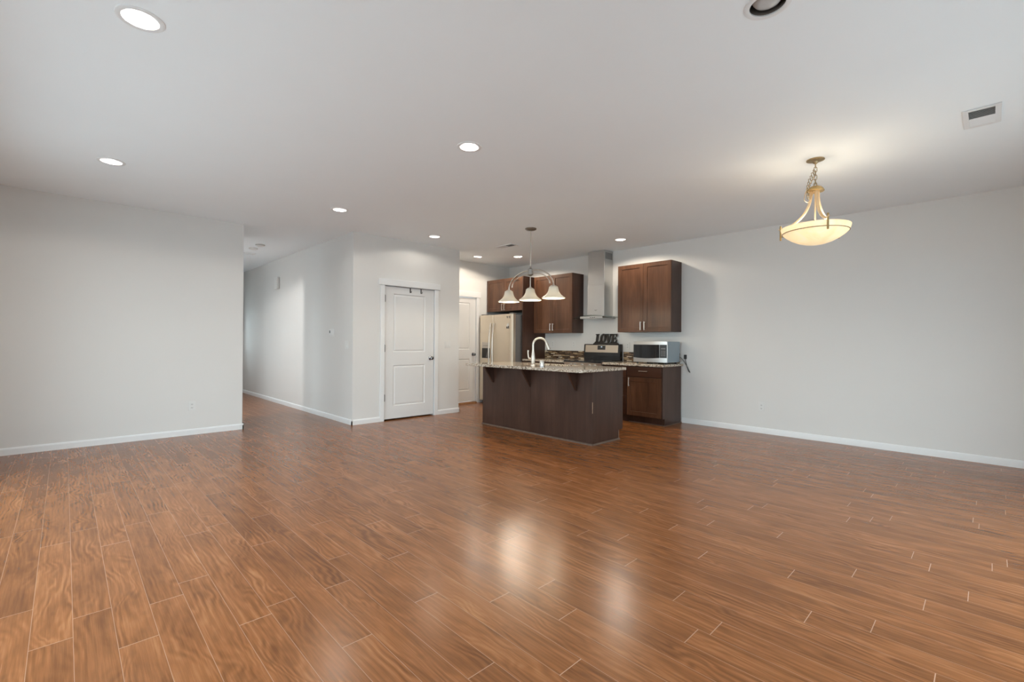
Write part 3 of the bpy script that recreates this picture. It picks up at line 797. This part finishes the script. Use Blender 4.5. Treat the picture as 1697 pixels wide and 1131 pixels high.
obj('drain', MB().lathe([(0, 0.672), (0.03, 0.671), (0.045, 0.674), (0.048, 0.6705)], ((SX0+SX1)/2, (SY0+SY1)/2, 0), 24), M['chrome'], t)

# faucet
fx, fy = 4.455, 4.205
t = thing('kitchen_faucet', 'tall brushed gooseneck faucet on the island countertop', 'faucet', (fx, fy, 0.885))
obj('base', MB().lathe([(0, 0.885), (0.034, 0.885), (0.034, 0.892), (0.027, 0.900), (0.024, 0.91), (0, 0.91)], (fx, fy, 0), 28), M['faucet'], t)
obj('body', MB().lathe([(0, 0.905), (0.024, 0.905), (0.027, 0.93), (0.030, 0.965), (0.027, 1.005), (0.021, 1.045), (0.017, 1.07), (0.018, 1.075), (0.015, 1.08), (0, 1.08)], (fx, fy, 0), 28), M['faucet'], t)
# spout leans over the basin
sd = Vector((0.78, -0.62, 0)).normalized()
def sp(d, z): return (fx+sd.x*d, fy+sd.y*d, z)
R_ = 0.090; path = [sp(0, 1.07), sp(0, 1.11), sp(0.0, 1.155)]
for k in range(1, 15):
    a = PI - k*(PI*0.90)/14; path.append(sp(R_+R_*math.cos(a), 1.155+R_*math.sin(a)))
obj('spout', MB().tube(path, 0.0145, 16), M['faucet'], t)
e1 = Vector(path[-1]); dirv = (Vector(path[-1])-Vector(path[-2])).normalized()
obj('spray_head', MB().tube([e1-dirv*0.005, e1+dirv*0.01, e1+dirv*0.05, e1+dirv*0.09, e1+dirv*0.095], [0.016, 0.019, 0.019, 0.024, 0.020], 16), M['faucet'], t)
hd = Vector((-0.62, 0.55, 0)).normalized()
hb = MB(); hb.tube([(fx, fy, 0.965), (fx+hd.x*0.055, fy+hd.y*0.055, 0.975)], [0.016, 0.014], 14)
hb.tube([(fx+hd.x*0.05, fy+hd.y*0.05, 0.970), (fx+hd.x*0.062, fy+hd.y*0.062, 1.00), (fx+hd.x*0.068, fy+hd.y*0.068, 1.05), (fx+hd.x*0.066, fy+hd.y*0.066, 1.085)], [0.012, 0.010, 0.009, 0.012], 12)
obj('lever', hb, M['faucet'], t)
ax_, ay_ = 4.30, 3.905
t = thing('air_gap_cap', 'short silver air gap cap beside the faucet', 'sink cap', (ax_, ay_, 0.885))
obj('cap', MB().lathe([(0, 0.885), (0.030, 0.885), (0.0295, 0.958), (0.026, 0.965), (0, 0.966)], (ax_, ay_, 0), 24), M['nickel'], t)
obj('collar', MB().lathe([(0.0295, 0.886), (0.036, 0.886), (0.036, 0.892), (0.0295, 0.894)], (ax_, ay_, 0), 24, close=True), M['chrome'], t)
mb = MB(); mb.box(ax_-0.031, ax_-0.027, ay_-0.011, ay_+0.011, 0.922, 0.927); obj('slot', mb, M['slot'], t)

# ------------------------------------------------------------------ range
RY0, RY1 = 4.238, 5.002
t = thing('oven_range', 'black and stainless electric range between the countertops', 'range', (6.37, 4.62, 0))
obj('body', MB().box(6.10, 6.67, RY0+0.004, RY1-0.004, 0.02, 0.868), M['blackmat'], t, bevel=0.002)
obj('cooktop', MB().box(6.045, 6.665, RY0, RY1, 0.869, 0.893), M['glassblack'], t, bevel=0.005)
mb = MB()
for bx_, by_, br in ((6.20, 4.42, 0.10), (6.20, 4.82, 0.085), (6.46, 4.42, 0.075), (6.46, 4.82, 0.09)):
    obj('burner_ring', MB().lathe([(br, 0.8932), (br+0.003, 0.8932), (br+0.003, 0.8936), (br, 0.8936)], (bx_, by_, 0), 40, close=True), M['fridgeside'], t)
obj('control_front', MB().prism([(6.055, 0.868), (6.10, 0.868), (6.10, 0.775), (6.070, 0.775)], (RY0+0.004, RY1-0.004), 1), M['rangesteel'], t, bevel=0.001)
for y in (4.375, 4.470, 4.62, 4.765, 4.855):
    obj('knob', MB().lathe([(0, 6.066), (0.024, 6.066), (0.022, 6.045), (0.018, 6.036), (0, 6.034)], (0, y, 0.826), 20, 'x'), M['steel'], t)
dr = obj('oven_door', MB().box(6.062, 6.099, RY0+0.006, RY1-0.006, 0.205, 0.768), M['rangesteel'], t, bevel=0.003)
obj('oven_window', MB().box(6.060, 6.064, RY0+0.12, RY1-0.12, 0.34, 0.62), M['glassblack'], dr)
hb = MB(); hb.tube([(6.022, RY0+0.05, 0.71), (6.022, RY1-0.05, 0.71)], 0.011, 12)
for y in (RY0+0.08, RY1-0.08): hb.tube([(6.062, y, 0.71), (6.022, y, 0.71)], 0.008, 10)
obj('oven_handle', hb, M['steel'], dr)
obj('warming_drawer', MB().box(6.064, 6.099, RY0+0.006, RY1-0.006, 0.06, 0.198), M['rangesteel'], t, bevel=0.003)
# backguard with slanted stainless face
bgp = [(6.604, 0.893), (6.675, 0.893), (6.675, 1.165), (6.625, 1.168), (6.612, 1.160), (6.598, 1.015), (6.604, 0.96)]
bg = obj('backguard', MB().prism(bgp, (4.256, 4.998), 1), M['black'], t, bevel=0.004)
def on_face(y0, y1, z0, z1, out, mat, nm, par):
    def xx(z): return 6.598+(z-1.015)*(6.612-6.598)/(1.160-1.015)
    mb = MB(); mb.prism([(xx(z0)-out, z0), (xx(z0)+0.003, z0), (xx(z1)+0.003, z1), (xx(z1)-out, z1)], (y0, y1), 1)
    return obj(nm, mb, M[mat], par, bevel=0.0008)
cp = on_face(4.297, 4.965, 1.026, 1.152, 0.003, 'rangesteel', 'control_panel', bg)
on_face(4.548, 4.708, 1.072, 1.142, 0.0045, 'blackmat', 'clock_display', bg)
on_face(4.612, 4.640, 1.112, 1.130, 0.0052, 'glow', 'clock_digits', bg)

# LOVE sign on the backguard
SIGN_X = (6.630, 6.655)
t = thing('love_sign', 'dark LOVE letter sign standing on the range backguard', 'sign', (6.645, 4.57, 1.168))
def sgn(u, z):   # letters lean to the right; u grows to the right (towards -y)
    return (4.790-(u+0.14*(z)), 1.190+z)
def stroke(mb, pts):
    mb.prism([sgn(*p) for p in pts], SIGN_X, 0)
LH = 0.152
def serif(mb, u, z, w, h=0.014): stroke(mb, [(u-w/2, z), (u+w/2, z), (u+w/2, z+h), (u-w/2, z+h)])
def letter(mb): obj('letter', mb, M['bronze'], t, smooth=False)
mb = MB(); stroke(mb, [(0.018, 0), (0.050, 0), (0.050, LH), (0.018, LH)]); serif(mb, 0.034, LH-0.014, 0.066)
stroke(mb, [(0.0, 0), (0.112, 0), (0.112, 0.020), (0.0, 0.020)]); stroke(mb, [(0.100, 0.0), (0.116, 0.0), (0.118, 0.055), (0.104, 0.055), (0.092, 0.020)]); letter(mb)
mb = MB(); n = 28; cu, cz = 0.158, LH/2
for k in range(n):
    a, b = 2*PI*k/n, 2*PI*(k+1)/n
    def el(q, ru, rz): return (cu+ru*math.cos(q), cz+rz*math.sin(q))
    stroke(mb, [el(a, 0.056, LH/2+0.006), el(b, 0.056, LH/2+0.006), el(b, 0.024, LH/2-0.016), el(a, 0.024, LH/2-0.016)])
letter(mb)
mb = MB(); stroke(mb, [(0.212, LH), (0.250, LH), (0.282, 0.045), (0.282, 0), (0.262, 0)]); stroke(mb, [(0.300, LH), (0.322, LH), (0.284, 0), (0.262, 0), (0.276, 0.035)])
serif(mb, 0.231, LH-0.013, 0.064); serif(mb, 0.312, LH-0.013, 0.050); letter(mb)
mb = MB(); stroke(mb, [(0.336, 0), (0.368, 0), (0.368, LH), (0.336, LH)]); stroke(mb, [(0.322, LH-0.020), (0.430, LH-0.020), (0.430, LH), (0.322, LH)]); stroke(mb, [(0.322, 0), (0.434, 0), (0.434, 0.020), (0.322, 0.020)])
stroke(mb, [(0.366, 0.068), (0.405, 0.068), (0.405, 0.086), (0.366, 0.086)]); stroke(mb, [(0.398, 0.052), (0.411, 0.052), (0.411, 0.102), (0.398, 0.102)])
stroke(mb, [(0.418, LH-0.050), (0.431, LH-0.050), (0.431, LH-0.01), (0.410, LH-0.018)]); stroke(mb, [(0.424, 0.055), (0.438, 0.055), (0.435, 0.0), (0.412, 0.016)]); letter(mb)
obj('base', MB().prism([(4.822, 1.1675), (4.312, 1.1675), (4.335, 1.192), (4.795, 1.192)], (6.622, 6.662), 0), M['bronze'], t, bevel=0.002)

# ------------------------------------------------------------------ range hood
t = thing('range_hood', 'stainless chimney range hood with a curved glass canopy', 'range hood', (6.56, 4.63, 1.6))
obj('lower_chimney', MB().box(6.432, XR, 4.459, 4.801, 1.640, 2.165), M['steel'], t, bevel=0.002)
uc = MB(); uc.box(6.437, XR, 4.464, 4.796, 2.165, 2.735); ucb = obj('upper_chimney', uc, M['steel'], t, bevel=0.002)
mb = MB()
for k in range(6):
    x = 6.470+k*0.034; mb.box(x, x+0.018, 4.4632, 4.4642, 2.595, 2.705)
obj('vent_slots', mb, M['ventdark'], ucb, smooth=False)
obj('hood_box', MB().box(6.300, XR, 4.40, 4.855, 1.594, 1.632), M['steel'], t, bevel=0.003)
for y in (4.56, 4.60, 4.64): obj('button', MB().cyl((0, y, 1.612), 0.007, 6.295, 6.302, 'x', 12), M['blackmat'], t)
# glass: arched across its width, front edge bowed
mb = MB(); ny, nx = 24, 6; th = 0.007
def gp(i, j, k):
    s = -1+2*i/ny; y = 4.628+s*0.442; xfront = 6.262+0.10*s*s
    x = xfront+(XR-xfront)*j/nx; z = 1.652-0.046*s*s
    return (x, y, z-(th if k else 0))
V = {(i, j, k): mb.bm.verts.new(gp(i, j, k)) for i in range(ny+1) for j in range(nx+1) for k in (0, 1)}
for i in range(ny):
    for j in range(nx):
        for k in (0, 1): mb.bm.faces.new([V[i, j, k], V[i+1, j, k], V[i+1, j+1, k], V[i, j+1, k]])
    for j in (0, nx): mb.bm.faces.new([V[i, j, 0], V[i+1, j, 0], V[i+1, j, 1], V[i, j, 1]])
for j in range(nx):
    for i in (0, ny): mb.bm.faces.new([V[i, j, 0], V[i, j+1, 0], V[i, j+1, 1], V[i, j, 1]])
obj('glass_canopy', mb, M['hoodglass'], t)
mb = MB(); fr = frame_x(6.432, 4.63, 1.735)
for a, b in (((-0.030, 0.012), (0.0, -0.006)), ((0.0, -0.006), (0.030, 0.012)), ((-0.016, 0.012), (0.0, 0.002)), ((0.0, 0.002), (0.016, 0.012))):
    p = MB(fr); mb.f = fr; mb.tube([(*a, 0.0006), (*b, 0.0006)], 0.0022, 6)
obj('emblem', mb, M['pewter'], t)

# ------------------------------------------------------------------ refrigerator
FX, FY0, FY1, FZ = 5.850, 6.050, 6.985, 1.708
SPL = 6.586
t = thing('refrigerator', 'stainless side-by-side refrigerator with a water dispenser', 'refrigerator', (6.25, 6.52, 0))
obj('cabinet', MB().box(5.945, 6.655, FY0+0.006, FY1-0.006, 0.03, FZ-0.012), M['fridgeside'], t, bevel=0.004)
obj('toe_grille', MB().box(5.93, 5.95, FY0+0.02, FY1-0.02, 0.0, 0.06), M['blackmat'], t)
def fdoor(y0, y1, hole=None):
    n = 6; w = y1-y0
    pts = []
    # gently bowed front with rounded vertical edges
    m = 12
    for k in range(m+1):
        s = k/m; y = y0+w*s; bow = 0.010*(1-(2*s-1)**2)
        e = min(s, 1-s)*w; rnd = 0.0 if e > 0.015 else 0.015-math.sqrt(max(0, 0.015**2-(0.015-e)**2))
        pts.append((FX+0.010-bow+rnd, y))
    pts += [(5.938, y1), (5.938, y0)]
    return MB().prism(pts, (0.065, FZ), 2)
dl = obj('door', fdoor(SPL+0.003, FY1), M['fridgesteel'], t)
drr = obj('door', fdoor(FY0, SPL-0.003), M['fridgesteel'], t)
# dispenser: frame, key panel, dark recess with paddle
fr = frame_x(FX+0.004, 6.888)
obj('dispenser_panel', MB(fr).box(0, 0.228, 1.072, 1.186, -0.004, 0.007), M['nickel'], dl, bevel=0.002)
obj('dispenser_recess', MB(fr).box(0, 0.228, 0.880, 1.072, -0.004, 0.006), M['blackmat'], dl, bevel=0.002)
mb = MB(fr); mb.prism([(0.120, 0.895), (0.165, 0.895), (0.190, 1.0), (0.160, 1.0)], (0.006, 0.012), 2); obj('paddle', mb, M['fridgeside'], dl)
mb = MB(fr)
for k in range(4): mb.box(0.045+k*0.038, 0.065+k*0.038, 1.118, 1.126, 0.007, 0.0085)
obj('buttons', mb, M['slot'], dl)
def fhandle(y, par):
    pth = []
    for k in range(17):
        s = k/16; z = 0.50+1.05*s; pth.append((FX-0.004-0.055*math.sin(PI*min(1, max(0, s)))**0.6, y, z))
    obj('handle', MB().tube(pth, 0.0125, 12, flat=(0.8, 1.2)), M['nickel'], par)
fhandle(6.632, dl); fhandle(6.540, drr)
for y in (FY1-0.07, FY0+0.07):
    obj('hinge_cover', MB().box(5.88, 6.0, y-0.04, y+0.04, FZ+0.0005, FZ+0.022), M['fridgeside'], t, bevel=0.006)
fr = frame_x(FX-0.0012, 6.20)
tag(obj('fridge_magnet', MB(fr).prism([(0.0, 1.672), (0.010, 1.672), (0.022, 1.645), (0.034, 1.672), (0.044, 1.672), (0.027, 1.632), (0.017, 1.632)], (0, 0.004), 2), M['pewter'], loc=fr @ Vector((0.02, 1.64, 0))), 'grey V-shaped magnet high on the right refrigerator door', 'magnet', 'magnets on the refrigerator door')
mb = MB(fr)
for a, b, c, d in ((0.072, 0.082, 1.632, 1.672), (0.082, 0.102, 1.664, 1.672), (0.082, 0.098, 1.648, 1.656), (0.082, 0.102, 1.632, 1.640)): mb.box(a, b, c, d, 0, 0.004)
tag(obj('fridge_magnet', mb, M['pewter'], loc=fr @ Vector((0.09, 1.64, 0))), 'grey E-shaped magnet at the top right corner of the refrigerator door', 'magnet', 'magnets on the refrigerator door')
t = thing('fridge_magnet', 'small white house-shaped magnet with dark blocks on the refrigerator door', 'magnet', fr @ Vector((0.03, 1.45, 0)), 'magnets on the refrigerator door')
obj('card', MB(fr).prism([(0.012, 1.445), (0.070, 1.445), (0.070, 1.500), (0.055, 1.535), (0.028, 1.535), (0.012, 1.500)], (0, 0.003), 2), M['paper'], t)
obj('dark_block', MB(fr).prism([(0.004, 1.442), (0.034, 1.442), (0.034, 1.462), (0.020, 1.485), (0.004, 1.47)], (0.003, 0.006), 2), M['magdark'], t)
obj('dark_block', MB(fr).box(0.044, 0.070, 1.442, 1.488, 0.003, 0.006), M['magdark'], t)

# ------------------------------------------------------------------ microwave
MX, MY0, MY1, MZ0, MZ1 = 6.225, 3.236, 3.785, 0.908, 1.215
t = thing('microwave_oven', 'silver microwave with a black window on the granite countertop', 'microwave', (6.43, 3.51, 0.885))
obj('case', MB().box(MX+0.03, 6.625, MY0, MY1, MZ0, MZ1), M['mwside'], t, bevel=0.004)
# front: bowed out at the lower edge
mb = MB(); n = 14; front = []
for k in range(n+1):
    s = k/n; front.append((MX+0.012-0.016*(1-(2*s-1)**2), MY0+(MY1-MY0)*s))
mb.prism(front+[(MX+0.03, MY1), (MX+0.03, MY0)], (MZ0, MZ1), 2)
f_ = obj('front_frame', mb, M['steel'], t, bevel=0.002)
def bow(y): s = (y-MY0)/(MY1-MY0); return MX+0.012-0.016*(1-(2*s-1)**2)
def curved(y0, y1, z0, z1, out, mat, nm, par, sag=0.0):
    mb = MB(); a = []
    for k in range(13):
        s = k/12; y = y0+(y1-y0)*s; a.append((bow(y)-out, y, z0-sag*(1-(2*s-1)**2)))
    lo = [mb.bm.verts.new(p) for p in a]; hi = [mb.bm.verts.new((p[0], p[1], z1)) for p in a]
    lo2 = [mb.bm.verts.new((p[0]+out+0.002, p[1], p[2])) for p in a]; hi2 = [mb.bm.verts.new((p[0]+out+0.002, p[1], z1)) for p in a]
    for k in range(12):
        mb.bm.faces.new((lo[k], lo[k+1], hi[k+1], hi[k])); mb.bm.faces.new((lo[k], lo2[k], lo2[k+1], lo[k+1])); mb.bm.faces.new((hi[k], hi[k+1], hi2[k+1], hi2[k]))
    mb.bm.faces.new((lo[0], hi[0], hi2[0], lo2[0])); mb.bm.faces.new((lo[12], lo2[12], hi2[12], hi[12]))
    return obj(nm, mb, M[mat], par)
dd = curved(3.352, 3.782, 0.975, 1.168, 0.002, 'glassblack', 'door', t, 0.010)
cp = curved(3.241, 3.348, 0.975, 1.168, 0.002, 'blackmat', 'control_panel', t, 0.0)
curved(3.262, 3.328, 1.100, 1.120, 0.0028, 'fridgeside', 'display', cp)
mb = MB()
for r in range(4):
    for c in range(3):
        y = 3.270+c*0.024; z = 1.075-r*0.022; mb.box(bow(y)-0.0030, bow(y), y-0.008, y+0.008, z-0.007, z+0.007)
obj('keypad', mb, M['fridgeside'], cp, smooth=False)
for x in (6.28, 6.58):
    for y in (3.28, 3.74): obj('foot', MB().cyl((x, y, 0), 0.014, 0.885, MZ0, 'z', 12), M['blackmat'], t)
cd = MB(); cd.tube([(6.672, 3.172, 0.975), (6.668, 3.165, 0.93), (6.670, 3.145, 0.84), (6.672, 3.120, 0.775), (6.672, 3.098, 0.758), (6.670, 3.105, 0.775), (6.668, 3.150, 0.86), (6.664, 3.195, 0.93), (6.655, 3.23, 0.97), (6.645, 3.26, 1.00), (6.631, 3.28, 1.02)], 0.005, 8)
t = thing('power_cord', 'grey looped power cord with a black plug in the wall right of the microwave', 'power cord', (6.67, 3.17, 0.98))
obj('cable', cd, M['rubber'], t)
obj('plug', MB().box(6.662, XR-0.001, 3.155, 3.19, 0.955, 1.02), M['blackmat'], t, bevel=0.004)

# ------------------------------------------------------------------ three-light pendant over the island
px_, py_ = 4.56, 4.365
t = thing('island_pendant', 'three-light pewter pendant with white bell shades above the island', 'pendant light', (px_, py_, H))
obj('canopy', MB().lathe([(0, H), (0.076, H), (0.078, H-0.010), (0.066, H-0.020), (0.030, H-0.026), (0.010, H-0.036), (0, H-0.036)], (px_, py_, 0), 36), M['pewter'], t)
obj('rod', MB().cyl((px_, py_, 0), 0.0075, 2.18, H-0.03, 'z', 14), M['nickel'], t)
hubm = MB(); hubm.cyl((px_, py_, 0), 0.038, 2.112, 2.185, 'z', 24); hubm.lathe([(0.040, 2.185), (0.024, 2.190), (0.012, 2.202), (0.012, 2.225), (0, 2.225)], (px_, py_, 0), 24); hubm.lathe([(0, 2.09), (0.014, 2.095), (0.040, 2.112)], (px_, py_, 0), 24)
obj('hub', hubm, M['pewter'], t)
SHADES = (4.788, 4.365, 3.948)
def arc(y1, z0, z1, r0y, bend):
    pts = []
    s = 1 if y1 > py_ else -1
    a, b = abs(y1-py_)-r0y, z0-z1
    for k in range(19):
        q = (PI/2)*k/18
        pts.append((px_, py_+s*(r0y+a*math.sin(q)), z1+b*math.cos(q)))
    return pts
for y in (SHADES[0], SHADES[2]):
    s = 1 if y > py_ else -1
    obj('arm', MB().tube(arc(y, 2.172, 1.935, 0.03, 0), 0.0085, 12), M['nickel'], t)
    p2 = arc(y-s*0.065, 2.125, 1.965, 0.03, 0)
    obj('brace', MB().tube(p2, [0.006]*15+[0.007, 0.009, 0.010, 0.010], 12), M['nickel'], t)
obj('center_stem', MB().cyl((px_, py_, 0), 0.0075, 1.925, 2.10, 'z', 14), M['nickel'], t)
shp = [(0.058, 0.150), (0.062, 0.132), (0.067, 0.108), (0.077, 0.082), (0.094, 0.056), (0.119, 0.032), (0.146, 0.015), (0.154, 0.007), (0.151, 0.0)]
for y in SHADES:
    z0 = 1.762
    outer = [(r, z0+h) for r, h in shp]; inner = [(r-0.004, z0+h) for r, h in shp[::-1]]
    prof = [(0.018, z0+0.156)] + [(0.050, z0+0.156)] + outer + inner + [(0.048, z0+0.151), (0.018, z0+0.151)]
    so = obj('shade', MB().lathe(prof, (px_, y, 0), 44), M['opal'], t)
    obj('socket_cup', MB().lathe([(0, z0+0.185), (0.012, z0+0.185), (0.016, z0+0.172), (0.040, z0+0.166), (0.042, z0+0.157), (0, z0+0.157)], (px_, y, 0), 28), M['nickel'], so)
    d = bpy.data.lights.new('bulb_glow', 'POINT'); d.energy = 11.5; d.color = (1.0, 0.84, 0.62); d.shadow_soft_size = 0.02
    l = bpy.data.objects.new('bulb_glow', d); COL.objects.link(l); l.parent = t; l.location = Vector((px_, y, z0+0.012))-t.location
    obj('bulb', MB().lathe([(0, z0+0.035), (0.018, z0+0.04), (0.028, z0+0.055), (0.028, z0+0.07), (0.020, z0+0.095), (0.013, z0+0.115), (0.013, z0+0.152), (0, z0+0.152)], (px_, y, 0), 20), M['opal'], so)

# ------------------------------------------------------------------ bowl pendant
bx_, by_ = 4.532, 1.029
t = thing('bowl_pendant', 'lit cream glass bowl pendant hanging on a brass chain at the right', 'pendant light', (bx_, by_, H))
obj('canopy', MB().lathe([(0, H), (0.066, H), (0.067, H-0.006), (0.052, H-0.012), (0.022, H-0.016), (0.018, H-0.028), (0.008, H-0.036), (0, H-0.036)], (bx_, by_, 0), 36), M['brassdark'], t)
def link(mb, c, ang, L=0.040, Wd=0.020, r=0.0026, tilt=(0, 0)):
    c = Vector(c); A = Vector((math.cos(ang), math.sin(ang), 0)); U = Vector((tilt[0], tilt[1], 1)).normalized()
    pts = []
    for k in range(21):
        q = 2*PI*k/20; x = Wd/2*math.cos(q); z = (L/2-Wd/2)*(1 if math.sin(q) > 0 else -1)*min(1, abs(math.sin(q))*3)+Wd/2*math.sin(q)
        pts.append(c+A*x+U*z)
    mb.tube(pts, r, 6, cap=False)
mb = MB(); z = H-0.050
side = Vector((math.cos(yaw), -math.sin(yaw), 0))   # roughly across the view
k = 0
while z > 2.515:
    link(mb, (bx_, by_, z), 0.4+(k % 2)*PI/2, 0.044, 0.022); z -= 0.033; k += 1
obj('chain', mb, M['brassdark'], t)
# spare chain and cord hanging beside it
mb = MB(); p0 = Vector((bx_, by_, 2.640)); spare = []
for k in range(9):
    s = k/8; q = p0 - side*(0.010+0.055*math.sin(s*PI*0.60)) + Vector((0, 0, -0.21*s))
    link(mb, q, 0.9+(k % 2)*PI/2, 0.040, 0.020, 0.0026, tilt=(-side.x*0.25, -side.y*0.25))
obj('spare_chain', mb, M['brassdark'], t)
cpts = []
for k in range(26):
    s = k/25
    if s < 0.55:
        q = s/0.55; off = -0.005-0.088*math.sin(q*PI/2); zz = 2.60-0.20*q
    else:
        q = (s-0.55)/0.45; off = -0.093+0.085*q; zz = 2.40-0.055*math.sin(q*PI)+0.095*q
    cpts.append(Vector((bx_, by_, zz))+side*off)
obj('cord', MB().tube(cpts, 0.0032, 8), M['gold'], t)
obj('dome_cap', MB().lathe([(0, 2.522), (0.020, 2.521), (0.045, 2.510), (0.060, 2.494), (0.066, 2.478), (0.063, 2.474), (0.03, 2.478), (0, 2.479)], (bx_, by_, 0), 36), M['brass'], t)
loopm = MB(); loopm.torus((bx_, by_, 2.530), 0.010, 0.003, 'x', 16, 6); obj('loop', loopm, M['brass'], t)
# azimuths of the three straps, measured from the direction towards the camera
tocam = math.atan2(-by_, -bx_)
AZ = [tocam+math.radians(19), tocam+math.radians(139), tocam-math.radians(101)]
zr, zring = 2.176, 2.130
for a in AZ:
    c, s = math.cos(a), math.sin(a)
    pth = []
    for k in range(17):
        q = k/16
        r = 0.030+0.213*(q**2.2)*(1.0) ; zz = 2.480-(2.480-2.192)*(1-(1-q)**1.35)
        pth.append((bx_+r*c, by_+r*s, zz))
    pth += [(bx_+0.258*c, by_+0.258*s, 2.193), (bx_+0.270*c, by_+0.270*s, 2.204)]
    obj('strap', MB().tube(pth, 0.0085, 12, flat=(0.45, 1.35)), M['gold'], t)
    pg = MB(); pg.cyl((bx_+0.259*c, by_+0.259*s, 0), 0.0075, 2.098, 2.225, 'z', 12); pg.tube([(bx_+0.236*c, by_+0.236*s, zring), (bx_+0.259*c, by_+0.259*s, zring)], 0.004, 8)
    obj('peg', pg, M['brass'], t)
outer = [(0.0, 2.026), (0.040, 2.028), (0.085, 2.037), (0.130, 2.053), (0.175, 2.077), (0.212, 2.104), (0.236, 2.128), (0.246, 2.150), (0.251, 2.172), (0.250, 2.176)]
inner = [(max(0, r-0.005), z+0.004) for r, z in outer[::-1]]
bowl = obj('glass_bowl', MB().lathe(outer+inner[1:-1]+[(0, 2.031)], (bx_, by_, 0), 64), M['alabaster'], t)
obj('ring', MB().torus((bx_, by_, zring), 0.2395, 0.0035, 'z', 64, 8), M['brassdark'], t)
obj('stem', MB().cyl((bx_, by_, 0), 0.006, 2.13, 2.478, 'z', 12), M['gold'], t)
cl = obj('bulb_cluster', MB().lathe([(0, 2.165), (0.03, 2.165), (0.035, 2.15), (0.03, 2.13), (0, 2.128)], (bx_, by_, 0), 24), M['brass'], t)
for k in range(3):
    a = AZ[0]+PI/3+k*2*PI/3; c, s = math.cos(a), math.sin(a)
    b_ = MB(); b_.tube([(bx_+0.02*c, by_+0.02*s, 2.15), (bx_+0.05*c, by_+0.05*s, 2.148), (bx_+0.085*c, by_+0.085*s, 2.143), (bx_+0.115*c, by_+0.115*s, 2.14), (bx_+0.13*c, by_+0.13*s, 2.138)], [0.012, 0.013, 0.024, 0.024, 0.008], 14)
    obj('bulb', b_, M['opal'], t)
    d = bpy.data.lights.new('bulb_glow', 'POINT'); d.energy = BOWL_W/3; d.color = (1.0, 0.85, 0.66); d.shadow_soft_size = 0.03
    l = bpy.data.objects.new('bulb_glow', d); COL.objects.link(l); l.parent = t; l.location = (0.10*c, 0.10*s, 2.185-H)
